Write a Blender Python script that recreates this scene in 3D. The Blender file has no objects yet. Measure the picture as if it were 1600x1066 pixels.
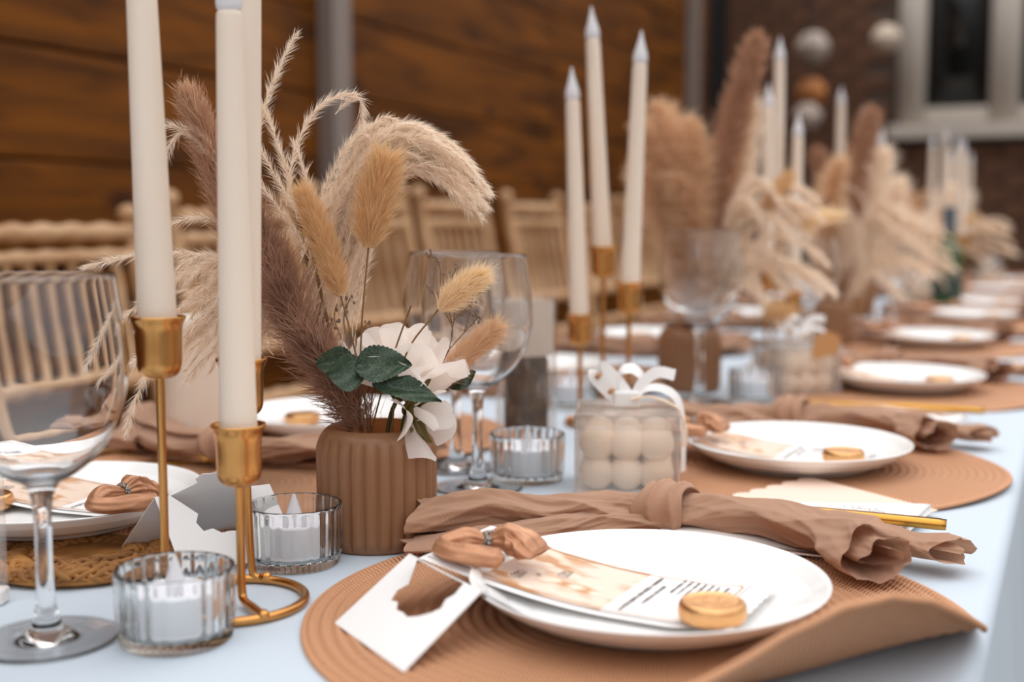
import bpy, bmesh, math, random
import numpy as np
from mathutils import Vector, noise as mnoise

# ------------------------------------------------------------------ camera, sky, exposure
sc = bpy.context.scene
T = 0.72                                    # table top height
YAW = math.radians(24.8)
cam_d = bpy.data.cameras.new('camera'); cam = bpy.data.objects.new('camera', cam_d)
sc.collection.objects.link(cam)
cam.location = (0, 0, T + 0.228)
cam.rotation_euler = (math.radians(90 - 5.65), 0, YAW)
cam_d.lens = 42.75; cam_d.sensor_width = 36; cam_d.clip_start = 0.02
cam_d.dof.use_dof = True; cam_d.dof.focus_distance = 0.82; cam_d.dof.aperture_fstop = 3.5
sc.camera = cam
sc.view_settings.view_transform = 'Standard'; sc.view_settings.look = 'None'
sc.view_settings.gamma = 1; sc.view_settings.use_curve_mapping = False
sc.view_settings.exposure = 0.2

SKY_ZENITH, SKY_HORIZON, SKY_GAIN = (0.97, 0.98, 1.0), (0.80, 0.78, 0.76), 1.95
world = bpy.data.worlds.new('overcast_sky'); sc.world = world; world.use_nodes = True
wn = world.node_tree; wn.nodes.clear()
wo = wn.nodes.new('ShaderNodeOutputWorld'); wb = wn.nodes.new('ShaderNodeBackground')
tc = wn.nodes.new('ShaderNodeTexCoord'); sx = wn.nodes.new('ShaderNodeSeparateXYZ')
rp = wn.nodes.new('ShaderNodeValToRGB')
rp.color_ramp.elements[0].position = 0.0; rp.color_ramp.elements[0].color = tuple(c * 0.20 for c in SKY_HORIZON) + (1,)
rp.color_ramp.elements[1].position = 1.0; rp.color_ramp.elements[1].color = SKY_ZENITH + (1,)
wn.links.new(tc.outputs['Generated'], sx.inputs[0]); wn.links.new(sx.outputs['Z'], rp.inputs[0])
wn.links.new(rp.outputs[0], wb.inputs['Color']); wb.inputs['Strength'].default_value = SKY_GAIN
wn.links.new(wb.outputs[0], wo.inputs[0])
sun_d = bpy.data.lights.new('soft_sun', 'SUN'); sun_d.energy = 0.55; sun_d.angle = math.radians(60); sun_d.color = (1.0, 0.93, 0.85)
sun = bpy.data.objects.new('soft_sun', sun_d); sc.collection.objects.link(sun)
sun.rotation_euler = (math.radians(-38), math.radians(-22), 0)

# ------------------------------------------------------------------ helpers
COL = sc.collection
rng = np.random.default_rng(7)
PI = math.pi

def lin(r, g, b):
    f = lambda c: (c / 255 / 12.92) if c / 255 <= 0.04045 else ((c / 255 + 0.055) / 1.055) ** 2.4
    return (f(r), f(g), f(b), 1.0)

class NT:
    """tiny node tree wrapper"""
    def __init__(s, name):
        s.m = bpy.data.materials.new(name); s.m.use_nodes = True
        s.t = s.m.node_tree; s.t.nodes.clear()
        s.out = s.t.nodes.new('ShaderNodeOutputMaterial')
    def n(s, typ, **kw):
        nd = s.t.nodes.new(typ)
        for k, v in kw.items():
            if k in nd.inputs: nd.inputs[k].default_value = v
            else: setattr(nd, k, v)
        return nd
    def l(s, a, b): s.t.links.new(a, b)

def pbsdf(q, color, rough=0.5, metal=0.0, **kw):
    b = q.n('ShaderNodeBsdfPrincipled')
    b.inputs['Base Color'].default_value = color
    b.inputs['Roughness'].default_value = rough; b.inputs['Metallic'].default_value = metal
    for k, v in kw.items(): b.inputs[k].default_value = v
    return b

def mat(name, color, rough=0.5, metal=0.0, bump=None, vary=None, translucent=0.0, **kw):
    """principled with optional noise bump (scale, strength, distance) and noise colour variation (scale, color2)"""
    q = NT(name); b = pbsdf(q, color, rough, metal, **kw)
    co = q.n('ShaderNodeTexCoord')
    colsock = None
    if vary:
        nz = q.n('ShaderNodeTexNoise', Scale=vary[0], Detail=4.0); q.l(co.outputs['Object'], nz.inputs['Vector'])
        r = q.n('ShaderNodeValToRGB'); r.color_ramp.elements[0].color = color; r.color_ramp.elements[1].color = vary[1]
        r.color_ramp.elements[0].position = 0.35; r.color_ramp.elements[1].position = 0.68
        q.l(nz.outputs[0], r.inputs[0]); q.l(r.outputs[0], b.inputs['Base Color']); colsock = r.outputs[0]
    if bump:
        nb = q.n('ShaderNodeTexNoise', Scale=bump[0], Detail=3.0); q.l(co.outputs['Object'], nb.inputs['Vector'])
        bp = q.n('ShaderNodeBump', Strength=bump[1], Distance=bump[2]); q.l(nb.outputs[0], bp.inputs['Height'])
        q.l(bp.outputs[0], b.inputs['Normal'])
    if translucent:
        tr = q.n('ShaderNodeBsdfTranslucent'); tr.inputs['Color'].default_value = color
        if colsock: q.l(colsock, tr.inputs['Color'])
        mx = q.n('ShaderNodeMixShader'); mx.inputs[0].default_value = translucent
        q.l(b.outputs[0], mx.inputs[1]); q.l(tr.outputs[0], mx.inputs[2]); q.l(mx.outputs[0], q.out.inputs[0])
    else:
        q.l(b.outputs[0], q.out.inputs[0])
    return q.m

def np_mesh(name, V, quads=None, tris=None, smooth=True):
    V = np.asarray(V, dtype=np.float32).reshape(-1, 3)
    q = np.asarray(quads if quads is not None else np.zeros((0, 4)), dtype=np.int32).reshape(-1, 4)
    t = np.asarray(tris if tris is not None else np.zeros((0, 3)), dtype=np.int32).reshape(-1, 3)
    me = bpy.data.meshes.new(name)
    me.vertices.add(len(V)); me.vertices.foreach_set('co', V.ravel())
    nl = q.size + t.size
    me.loops.add(nl); me.loops.foreach_set('vertex_index', np.concatenate([q.ravel(), t.ravel()]))
    me.polygons.add(len(q) + len(t))
    st = np.concatenate([np.arange(len(q)) * 4, q.size + np.arange(len(t)) * 3]).astype(np.int32)
    me.polygons.foreach_set('loop_start', st)
    if smooth: me.polygons.foreach_set('use_smooth', np.ones(len(q) + len(t), dtype=bool))
    me.update(calc_edges=True)
    return me

def link(name, me, m, parent=None, loc=None, rot=None):
    o = bpy.data.objects.new(name, me); COL.objects.link(o)
    if m is not None and not me.materials: me.materials.append(m)
    if parent: o.parent = parent
    if loc is not None: o.location = loc
    if rot is not None: o.rotation_euler = rot
    return o

def thing(name, label, cat, loc=(0, 0, 0), rot=(0, 0, 0), group=None):
    o = bpy.data.objects.new(name, None); COL.objects.link(o)
    o.empty_display_size = 0.02
    o.location = loc; o.rotation_euler = rot if isinstance(rot, (tuple, list)) else (0, 0, rot)
    return tag(o, label, cat, group)

def tag(o, label, cat, group=None):
    o['label'] = label; o['category'] = cat
    if group: o['group'] = group
    return o

def structure(o):
    o['kind'] = 'structure'; return o

def dup(root, loc, rot=None, label=None, group=None, scale=None):
    r = root.copy(); COL.objects.link(r); r.location = loc
    if rot is not None: r.rotation_euler = rot if isinstance(rot, (tuple, list)) else (0, 0, rot)
    if scale: r.scale = scale if isinstance(scale, (tuple, list)) else (scale,) * 3
    if label: r['label'] = label
    if group: r['group'] = group
    for ch in list(root.children):
        c = ch.copy(); COL.objects.link(c); c.parent = r
        for g in list(ch.children):
            d = g.copy(); COL.objects.link(d); d.parent = c
    return r

def grid_faces(nu, nv, wrap_u=False, wrap_v=False, off=0):
    """quads of an nu x nv vertex grid, index = i*nv+j"""
    iu = np.arange(nu if wrap_u else nu - 1); iv = np.arange(nv if wrap_v else nv - 1)
    I, J = np.meshgrid(iu, iv, indexing='ij'); I2 = (I + 1) % nu; J2 = (J + 1) % nv
    return np.stack([I * nv + J, I2 * nv + J, I2 * nv + J2, I * nv + J2], -1).reshape(-1, 4) + off

def smooth_curve(P, n, closed=False):
    """Catmull-Rom resample of P (k,d) to n points, by arc length"""
    P = np.asarray(P, float)
    if len(P) == 2: return P[0] + (P[1] - P[0]) * np.linspace(0, 1, n)[:, None]
    Q = np.vstack([2 * P[0] - P[1], P, 2 * P[-1] - P[-2]]) if not closed else np.vstack([P[-1], P, P[0], P[1]])
    out = []
    for i in range(1, len(Q) - 2):
        t = np.linspace(0, 1, 14, endpoint=False)[:, None]
        a, b, c, d = Q[i - 1], Q[i], Q[i + 1], Q[i + 2]
        out.append(0.5 * (2 * b + (c - a) * t + (2 * a - 5 * b + 4 * c - d) * t ** 2 + (3 * b - a - 3 * c + d) * t ** 3))
    out.append(Q[-2][None]); R = np.vstack(out)
    L = np.r_[0, np.cumsum(np.linalg.norm(np.diff(R, axis=0), axis=1))]
    s = np.linspace(0, L[-1], n)
    return np.stack([np.interp(s, L, R[:, k]) for k in range(R.shape[1])], -1)

def norm(a): return a / np.maximum(np.linalg.norm(a, axis=-1, keepdims=True), 1e-9)

def frames(P):
    Tn = norm(np.gradient(P, axis=0))
    ref = np.array([0, 0, 1.0]) if abs(Tn[0][2]) < 0.9 else np.array([1.0, 0, 0])
    N = np.zeros_like(P); v = ref - Tn[0] * (ref @ Tn[0]); N[0] = v / np.linalg.norm(v)
    for i in range(1, len(P)):
        v = N[i - 1] - Tn[i] * (N[i - 1] @ Tn[i]); N[i] = v / max(np.linalg.norm(v), 1e-9)
    return Tn, N, np.cross(Tn, N)

def merge(parts):
    """[(V,quads,tris)] -> one"""
    V, Q, Tt, o = [], [], [], 0
    for p in parts:
        v = np.asarray(p[0]).reshape(-1, 3); V.append(v)
        if p[1] is not None and len(p[1]): Q.append(np.asarray(p[1]) + o)
        if len(p) > 2 and p[2] is not None and len(p[2]): Tt.append(np.asarray(p[2]) + o)
        o += len(v)
    return np.vstack(V), (np.vstack(Q) if Q else None), (np.vstack(Tt) if Tt else None)

def tube(P, r, n=10, caps=True, closed=False):
    P = np.asarray(P, float); k = len(P)
    r = np.full(k, r) if np.isscalar(r) else np.asarray(r, float)
    Tn, N, B = frames(P)
    a = np.linspace(0, 2 * PI, n, endpoint=False)
    V = P[:, None] + r[:, None, None] * (N[:, None] * np.cos(a)[None, :, None] + B[:, None] * np.sin(a)[None, :, None])
    V = V.reshape(-1, 3); Q = grid_faces(k, n, closed, True)[:, ::-1]; tr = None
    if caps and not closed:
        V = np.vstack([V, P[:1], P[-1:]]); c0, c1 = k * n, k * n + 1
        j = np.arange(n); j2 = (j + 1) % n
        tr = np.vstack([np.stack([np.full(n, c0), j, j2], -1), np.stack([np.full(n, c1), (k - 1) * n + j2, (k - 1) * n + j], -1)])
    return V, Q, tr

def lathe(prof, n=64, rmod=None):
    """prof (k,2) of (r,z); rmod(theta, z, r) -> factor"""
    prof = np.asarray(prof, float)
    if len(prof) < 40:                                   # hold the corners crisp under smooth shading
        out = []
        for p, q in zip(prof[:-1], prof[1:]):
            d = np.linalg.norm(q - p); out.append(p)
            if d > 0.002: e = min(0.00035, d * 0.2) / d; out += [p + (q - p) * e, q - (q - p) * e]
        prof = np.array(out + [prof[-1]])
    k = len(prof)
    a = np.linspace(0, 2 * PI, n, endpoint=False)
    R = np.repeat(prof[:, :1], n, 1); Z = np.repeat(prof[:, 1:], n, 1); A = np.repeat(a[None], k, 0)
    if rmod is not None: R = R * rmod(A, Z, R)
    V = np.stack([R * np.cos(A), R * np.sin(A), Z], -1).reshape(-1, 3)
    return V, grid_faces(k, n, False, True)[:, ::-1], None

def box(x0, x1, y0, y1, z0, z1):
    V = np.array([(x, y, z) for x in (x0, x1) for y in (y0, y1) for z in (z0, z1)], float)
    Q = [(0, 1, 3, 2), (4, 6, 7, 5), (0, 4, 5, 1), (2, 3, 7, 6), (0, 2, 6, 4), (1, 5, 7, 3)]
    return V, np.array(Q), None

def bev_box(name, x0, x1, y0, y1, z0, z1, bev=0.004, seg=2):
    V, Q, _ = box(x0, x1, y0, y1, z0, z1)
    bm = bmesh.new(); vs = [bm.verts.new(v) for v in V]
    for f in Q: bm.faces.new([vs[i] for i in f])
    bmesh.ops.bevel(bm, geom=list(bm.edges), offset=bev, segments=seg, profile=0.7, affect='EDGES')
    bmesh.ops.recalc_face_normals(bm, faces=bm.faces)
    me = bpy.data.meshes.new(name); bm.to_mesh(me); bm.free()
    for p in me.polygons: p.use_smooth = False
    return me

def sphere(c, r, nu=12, nv=8):
    a = np.linspace(0, PI, nv)
    V, Q, _ = lathe(np.stack([np.sin(a) * 1.0, -np.cos(a)], -1), nu)
    return V * np.asarray(r) + np.asarray(c), Q, None

def M(name, part, smooth=True):
    return np_mesh(name, part[0], part[1], part[2] if len(part) > 2 else None, smooth)

def hairs(P, D, L, W, bend=None, rg=rng):
    """tapered two-segment ribbons; P roots, D unit directions, L lengths, W widths"""
    n = len(P); L = np.broadcast_to(L, (n,))[:, None]; W = np.broadcast_to(W, (n,))[:, None]
    S = norm(np.cross(D, rg.normal(size=(n, 3)))) * W * 0.5
    bend = np.zeros((n, 3)) if bend is None else np.broadcast_to(bend, (n, 3))
    mid = P + D * L * 0.5 + bend * L * 0.25; tip = P + D * L + bend * L
    V = np.stack([P - S, P + S, mid + S * 0.85, mid - S * 0.85, tip], 1).reshape(-1, 3)
    b = np.arange(n)[:, None] * 5
    return V, b + np.array([[0, 1, 2, 3]]), b + np.array([[3, 2, 4]])

def along(P, t):
    L = np.r_[0, np.cumsum(np.linalg.norm(np.diff(P, axis=0), axis=1))]; L /= L[-1]
    X = np.stack([np.interp(t, L, P[:, k]) for k in range(3)], -1)
    Tn = norm(np.gradient(P, axis=0)); Y = np.stack([np.interp(t, L, Tn[:, k]) for k in range(3)], -1)
    return X, norm(Y)

def plume(P, n, L, ang, W, core=0.002, prof=None, bend=(0, 0, -0.1), seed=0, t0=0.0):
    rg = np.random.default_rng(seed)
    t = t0 + (1 - t0) * rg.random(n)
    X, Y = along(P, t)
    rad = rg.normal(size=(n, 3)); rad = norm(rad - Y * (rad * Y).sum(1, keepdims=True))
    X = X + rg.normal(size=(n, 3)) * core * 0.5
    a = ang * (0.35 + 0.9 * rg.random(n))[:, None]
    D = norm(Y * np.cos(a) + rad * np.sin(a) + rg.normal(size=(n, 3)) * 0.08)
    f = np.ones(n) if prof is None else prof((t - t0) / (1 - t0))
    ln = L * f * (0.6 + 0.6 * rg.random(n))
    return hairs(X + rad * core * f[:, None] * rg.random((n, 1)), D, ln, W * (0.7 + 0.6 * rg.random(n)), np.array(bend), rg)

def set_uv(me, U, V2):
    uv = me.uv_layers.new(name='UVMap'); idx = np.zeros(len(me.loops), dtype=np.int32)
    me.loops.foreach_get('vertex_index', idx)
    uv.data.foreach_set('uv', np.stack([U.ravel()[idx], V2.ravel()[idx]], -1).astype(np.float32).ravel())

CY, SY = math.cos(YAW), math.sin(YAW)
def off(c, u, w, z=0.0):
    """point u along the row-facing axis and w behind it, from table point c"""
    return (c[0] + u * CY - w * SY, c[1] + u * SY + w * CY, T + z)

# ------------------------------------------------------------------ materials
def wave_cloth(name, color, scale, strength, translucent=0.15, color2=None, fuzz=0.0):
    q = NT(name); b = pbsdf(q, color, 0.9)
    if fuzz: b.inputs['Sheen Weight'].default_value = fuzz; b.inputs['Sheen Roughness'].default_value = 0.5
    uv = q.n('ShaderNodeUVMap')
    w1 = q.n('ShaderNodeTexWave', Scale=scale, bands_direction='X'); w2 = q.n('ShaderNodeTexWave', Scale=scale, bands_direction='Y')
    nz = q.n('ShaderNodeTexNoise', Scale=scale * 0.12, Detail=4.0)
    for w in (w1, w2, nz): q.l(uv.outputs[0], w.inputs['Vector'])
    ad = q.n('ShaderNodeMath', operation='ADD'); q.l(w1.outputs['Fac'], ad.inputs[0]); q.l(w2.outputs['Fac'], ad.inputs[1])
    a2 = q.n('ShaderNodeMath', operation='MULTIPLY_ADD'); q.l(nz.outputs[0], a2.inputs[0]); a2.inputs[1].default_value = 3.0; q.l(ad.outputs[0], a2.inputs[2])
    bp = q.n('ShaderNodeBump', Strength=strength, Distance=0.0006); q.l(a2.outputs[0], bp.inputs['Height']); q.l(bp.outputs[0], b.inputs['Normal'])
    mx = q.n('ShaderNodeMix', data_type='RGBA'); mx.inputs['A'].default_value = color; mx.inputs['B'].default_value = color2 or color
    q.l(nz.outputs[0], mx.inputs['Factor']); q.l(mx.outputs['Result'], b.inputs['Base Color'])
    tr = q.n('ShaderNodeBsdfTranslucent'); q.l(mx.outputs['Result'], tr.inputs['Color'])
    ms = q.n('ShaderNodeMixShader'); ms.inputs[0].default_value = translucent
    q.l(b.outputs[0], ms.inputs[1]); q.l(tr.outputs[0], ms.inputs[2]); q.l(ms.outputs[0], q.out.inputs[0])
    return q.m

def glass_mat(name, color=(1, 1, 1, 1), rough=0.0, ior=1.45):
    q = NT(name); g = q.n('ShaderNodeBsdfGlass', Roughness=rough, IOR=ior); g.inputs['Color'].default_value = color
    q.l(g.outputs[0], q.out.inputs[0]); return q.m

def film_mat(name, tint=(0.97, 0.95, 0.93, 1), haze=0.10):
    """thin clear plastic: a coat of reflection over a see-through sheet"""
    q = NT(name); t = q.n('ShaderNodeBsdfTransparent'); t.inputs['Color'].default_value = tint
    g = q.n('ShaderNodeBsdfGlossy', Roughness=0.06); f = q.n('ShaderNodeLayerWeight', Blend=0.5); pw = q.n('ShaderNodeMath', operation='POWER'); q.l(f.outputs['Facing'], pw.inputs[0]); pw.inputs[1].default_value = 4.0
    ml = q.n('ShaderNodeMath', operation='MULTIPLY_ADD'); q.l(pw.outputs[0], ml.inputs[0]); ml.inputs[1].default_value = 0.7; ml.inputs[2].default_value = 0.05
    m = q.n('ShaderNodeMixShader'); q.l(ml.outputs[0], m.inputs[0]); q.l(t.outputs[0], m.inputs[1]); q.l(g.outputs[0], m.inputs[2])
    hz = q.n('ShaderNodeBsdfDiffuse'); hz.inputs['Color'].default_value = lin(250, 240, 232); m2 = q.n('ShaderNodeMixShader'); m2.inputs[0].default_value = haze
    q.l(m.outputs[0], m2.inputs[1]); q.l(hz.outputs[0], m2.inputs[2]); q.l(m2.outputs[0], q.out.inputs[0]); return q.m

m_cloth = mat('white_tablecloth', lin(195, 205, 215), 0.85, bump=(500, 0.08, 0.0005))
m_plate = mat('white_porcelain', lin(247, 246, 244), 0.12, vary=None)
m_glass = glass_mat('clear_glass')
m_tea_glass = glass_mat('pressed_glass', (0.985, 0.99, 0.985, 1), 0.0, 1.47)
m_wax = mat('ivory_wax', lin(234, 216, 198), 0.5, **{'Subsurface Weight': 0.25, 'Subsurface Radius': (0.01, 0.007, 0.005), 'Subsurface Scale': 0.6})
m_white_wax = mat('white_plastic_wax', lin(246, 246, 252), 0.55)
m_flame = mat('frosted_plastic_flame', lin(238, 236, 238), 0.3, translucent=0.35)
m_gold = mat('brushed_gold_metal', (0.63, 0.305, 0.095, 1), 0.27, 1.0)
m_cutlery = mat('gold_cutlery', (0.56, 0.28, 0.055, 1), 0.22, 1.0)
m_napkin = wave_cloth('brown_gauze', lin(210, 164, 134), 40, 0.5, 0.22, lin(194, 148, 118), 0.15)
m_card = mat('white_card', lin(240, 237, 235), 0.65, translucent=0.05)
m_pink = mat('blush_card', lin(236, 208, 190), 0.7, bump=(120, 0.05, 0.001))
m_napkin_paper = mat('white_paper_napkin', lin(245, 240, 236), 0.8, bump=(90, 0.2, 0.001))
m_ink = mat('grey_brown_ink', lin(90, 78, 74), 0.7)
m_goldink = mat('gold_print', lin(196, 140, 88), 0.4)
m_film = film_mat('clear_acetate')
m_jarfilm = film_mat('clear_jar_glass', (0.98, 0.97, 0.96, 1), 0.01)
m_film_fold = mat('folded_acetate', lin(240, 226, 216), 0.25, **{'Transmission Weight': 0.5})
m_bubble = mat('cream_candle_wax', lin(253, 230, 208), 0.5, **{'Subsurface Weight': 0.3, 'Subsurface Radius': (0.01, 0.007, 0.004), 'Subsurface Scale': 0.6})
m_ribbon = mat('white_satin_ribbon', lin(245, 242, 240), 0.35, translucent=0.15)
m_pearl = mat('cream_pearl', lin(238, 215, 190), 0.2)
m_chair = mat('limewashed_wood', lin(208, 168, 128), 0.5, vary=(14, lin(186, 142, 100)))
m_stem = mat('dried_stem', lin(128, 92, 52), 0.8)
m_green_stem = mat('green_stem', lin(78, 80, 34), 0.6)
m_cream_hair = mat('cream_plume', lin(255, 240, 222), 0.9, translucent=0.45)
m_seed = mat('straw_seed', lin(206, 164, 124), 0.8, translucent=0.2)
m_dusky_hair = mat('dusky_brown_plume', lin(206, 166, 142), 0.9, translucent=0.45, vary=(30, lin(162, 122, 100)))
m_rose_hair = mat('rosy_brown_plume', lin(200, 156, 126), 0.9, translucent=0.3)
m_tan_hair = mat('tan_plume', lin(236, 202, 166), 0.9, translucent=0.35)
m_bunny = mat('golden_bunny_tail', lin(234, 198, 150), 0.9, translucent=0.45)
m_bunny_pale = mat('pale_bunny_tail', lin(250, 228, 192), 0.9, translucent=0.45)
m_petal = mat('blush_white_petal', lin(255, 248, 242), 0.6, translucent=0.55, bump=(160, 0.06, 0.001))
m_calyx = mat('olive_calyx', lin(104, 88, 30), 0.6, translucent=0.1)
m_coin = mat('gold_foil', (0.72, 0.39, 0.17, 1), 0.34, 1.0, bump=(420, 0.5, 0.0006))
m_organza = mat('bronze_organza', lin(206, 150, 112), 0.36, 0.35, bump=(500, 0.35, 0.0006), vary=(60, lin(182, 126, 92)), translucent=0.12)
m_silver = mat('silver_glitter_thread', lin(150, 146, 140), 0.25, 0.9)
m_dark_metal = mat('grey_painted_metal', lin(140, 126, 118), 0.5, 0.2)

def vase_mat():
    q = NT('frosted_brown_glass'); b = pbsdf(q, lin(176, 134, 100), 0.28)
    tr = q.n('ShaderNodeBsdfTranslucent'); tr.inputs['Color'].default_value = lin(222, 174, 132)
    ms = q.n('ShaderNodeMixShader'); ms.inputs[0].default_value = 0.45
    q.l(b.outputs[0], ms.inputs[1]); q.l(tr.outputs[0], ms.inputs[2]); q.l(ms.outputs[0], q.out.inputs[0]); return q.m
m_vase = vase_mat()

def leaf_mat():
    q = NT('dark_green_leaf'); b = pbsdf(q, lin(30, 54, 36), 0.45)
    co = q.n('ShaderNodeUVMap')
    vo = q.n('ShaderNodeTexVoronoi', feature='DISTANCE_TO_EDGE', Scale=16.0); q.l(co.outputs[0], vo.inputs['Vector'])
    r = q.n('ShaderNodeValToRGB'); r.color_ramp.elements[0].color = lin(92, 108, 76); r.color_ramp.elements[1].color = lin(28, 52, 34)
    r.color_ramp.elements[0].position = 0.0; r.color_ramp.elements[1].position = 0.06
    q.l(vo.outputs['Distance'], r.inputs[0]); q.l(r.outputs[0], b.inputs['Base Color'])
    q.l(b.outputs[0], q.out.inputs[0]); return q.m
m_leaf = leaf_mat()

def weave_mat(name, c1, c2, c3, n_ang=300, n_rad=26, R=0.19):
    """braided cord: fine stitches across each ring of the mat, by polar coordinates of the object"""
    q = NT(name); b = pbsdf(q, c1, 0.65)
    co = q.n('ShaderNodeTexCoord'); sp = q.n('ShaderNodeSeparateXYZ'); q.l(co.outputs['Object'], sp.inputs[0])
    at = q.n('ShaderNodeMath', operation='ARCTAN2'); q.l(sp.outputs['Y'], at.inputs[0]); q.l(sp.outputs['X'], at.inputs[1])
    cb = q.n('ShaderNodeCombineXYZ'); q.l(sp.outputs['X'], cb.inputs[0]); q.l(sp.outputs['Y'], cb.inputs[1])
    ln = q.n('ShaderNodeVectorMath', operation='LENGTH'); q.l(cb.outputs[0], ln.inputs[0])
    rr = q.n('ShaderNodeMath', operation='MULTIPLY'); q.l(ln.outputs['Value'], rr.inputs[0]); rr.inputs[1].default_value = n_rad / R
    fl = q.n('ShaderNodeMath', operation='FLOOR'); q.l(rr.outputs[0], fl.inputs[0])
    # stitches slanted: angle * count + ring offset
    m1 = q.n('ShaderNodeMath', operation='MULTIPLY'); q.l(at.outputs[0], m1.inputs[0]); m1.inputs[1].default_value = n_ang
    m2 = q.n('ShaderNodeMath', operation='MULTIPLY_ADD'); q.l(fl.outputs[0], m2.inputs[0]); m2.inputs[1].default_value = 1.7; q.l(m1.outputs[0], m2.inputs[2])
    sn = q.n('ShaderNodeMath', operation='SINE'); q.l(m2.outputs[0], sn.inputs[0])
    r = q.n('ShaderNodeValToRGB'); r.color_ramp.elements[0].color = c2; r.color_ramp.elements[1].color = c1
    r.color_ramp.elements[0].position = 0.0; r.color_ramp.elements[1].position = 0.5
    mr = q.n('ShaderNodeMapRange'); q.l(sn.outputs[0], mr.inputs[0]); mr.inputs[1].default_value = -1; mr.inputs[2].default_value = 1
    q.l(mr.outputs[0], r.inputs[0])
    nz = q.n('ShaderNodeTexNoise', Scale=60.0, Detail=3.0); q.l(co.outputs['Object'], nz.inputs['Vector'])
    mx = q.n('ShaderNodeMix', data_type='RGBA'); q.l(nz.outputs[0], mx.inputs['Factor']); q.l(r.outputs[0], mx.inputs['A']); mx.inputs['B'].default_value = c3
    q.l(mx.outputs['Result'], b.inputs['Base Color'])
    bp = q.n('ShaderNodeBump', Strength=1.0, Distance=0.0016); q.l(mr.outputs[0], bp.inputs['Height']); q.l(bp.outputs[0], b.inputs['Normal'])
    q.l(b.outputs[0], q.out.inputs[0]); return q.m
m_mat = weave_mat('tan_braided_fibre', lin(226, 168, 126), lin(160, 104, 68), lin(214, 154, 112))
m_mat_edge = mat('tan_fibre_edge', lin(204, 146, 106), 0.6)

# ------------------------------------------------------------------ setting: floor, walls, window
gx0, gx1, gy0, gy1 = -1.75, 4.0, -2.5, 6.65
m_floor = mat('grey_paving', lin(84, 76, 70), 0.8, vary=(3, lin(66, 60, 55)), bump=(40, 0.2, 0.004))
structure(link('floor', M('floor', box(gx0 - 0.2, gx1, gy0, gy1 + 0.2, -0.1, 0.0), False), m_floor))

def plank_mat():
    q = NT('stained_pine'); b = pbsdf(q, lin(120, 66, 20), 0.6); b.inputs['Specular IOR Level'].default_value = 0.15
    co = q.n('ShaderNodeTexCoord'); oi = q.n('ShaderNodeObjectInfo')
    mp = q.n('ShaderNodeMapping'); mp.inputs['Scale'].default_value = (1, 1.6, 14); q.l(co.outputs['Object'], mp.inputs['Vector'])
    sc_ = q.n('ShaderNodeVectorMath', operation='SCALE'); sc_.inputs['Scale'].default_value = 30.0
    cb = q.n('ShaderNodeCombineXYZ'); q.l(oi.outputs['Random'], cb.inputs[0]); q.l(oi.outputs['Random'], cb.inputs[1]); q.l(oi.outputs['Random'], cb.inputs[2])
    q.l(cb.outputs[0], sc_.inputs[0])
    ad = q.n('ShaderNodeVectorMath', operation='ADD'); q.l(mp.outputs[0], ad.inputs[0]); q.l(sc_.outputs[0], ad.inputs[1])
    nz = q.n('ShaderNodeTexNoise', Scale=1.6, Detail=5.0, Distortion=0.6); q.l(ad.outputs[0], nz.inputs['Vector'])
    r = q.n('ShaderNodeValToRGB')
    r.color_ramp.elements[0].position = 0.33; r.color_ramp.elements[0].color = lin(70, 37, 6)
    r.color_ramp.elements[1].position = 0.66; r.color_ramp.elements[1].color = lin(124, 70, 11)
    q.l(nz.outputs[0], r.inputs[0])
    # knots
    mp2 = q.n('ShaderNodeMapping'); mp2.inputs['Scale'].default_value = (1, 2.6, 5.0); q.l(co.outputs['Object'], mp2.inputs['Vector'])
    ad2 = q.n('ShaderNodeVectorMath', operation='ADD'); q.l(mp2.outputs[0], ad2.inputs[0]); q.l(sc_.outputs[0], ad2.inputs[1])
    vo = q.n('ShaderNodeTexVoronoi', Scale=1.5); q.l(ad2.outputs[0], vo.inputs['Vector'])
    k = q.n('ShaderNodeValToRGB'); k.color_ramp.elements[0].position = 0.08; k.color_ramp.elements[0].color = (1, 1, 1, 1)
    k.color_ramp.elements[1].position = 0.24; k.color_ramp.elements[1].color = (0, 0, 0, 1); q.l(vo.outputs['Distance'], k.inputs[0])
    mx = q.n('ShaderNodeMix', data_type='RGBA'); q.l(k.outputs[0], mx.inputs['Factor']); q.l(r.outputs[0], mx.inputs['A']); mx.inputs['B'].default_value = lin(62, 33, 14)
    q.l(mx.outputs['Result'], b.inputs['Base Color'])
    q.l(b.outputs[0], q.out.inputs[0]); return q.m
m_plank = plank_mat()
WX = -1.73
m_dark = mat('dark_backing', lin(34, 24, 18), 0.9)
wl = structure(link('wall_left', M('wall_left', box(WX - 0.09, WX - 0.028, -1.5, 6.1, 0, 2.6), False), m_dark))
PH = 0.205
plank_cache = {}
def plank(y0, y1, z0, parent):
    L = round(y1 - y0, 3)
    if L not in plank_cache: plank_cache[L] = bev_box('plank', -0.026, 0.0, 0.002, L - 0.002, 0.003, PH - 0.003, 0.006, 2)
    link('plank', plank_cache[L], m_plank, parent, (WX, y0, z0))
for row in range(12):
    for y0, y1 in ((-1.5, 0.55), (0.55, 2.63), (2.63, 4.09), (4.09, 6.1)):
        plank(y0, y1, 0.035 + row * PH, wl)
for i, (yy, w) in enumerate(((2.63, 0.082), (5.77, 0.10))):
    structure(link('trim_%d' % (i + 1), bev_box('trim_post', WX + 0.001, WX + 0.05, yy - w / 2, yy + w / 2, 0, 2.6, 0.005), m_dark_metal))
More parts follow.
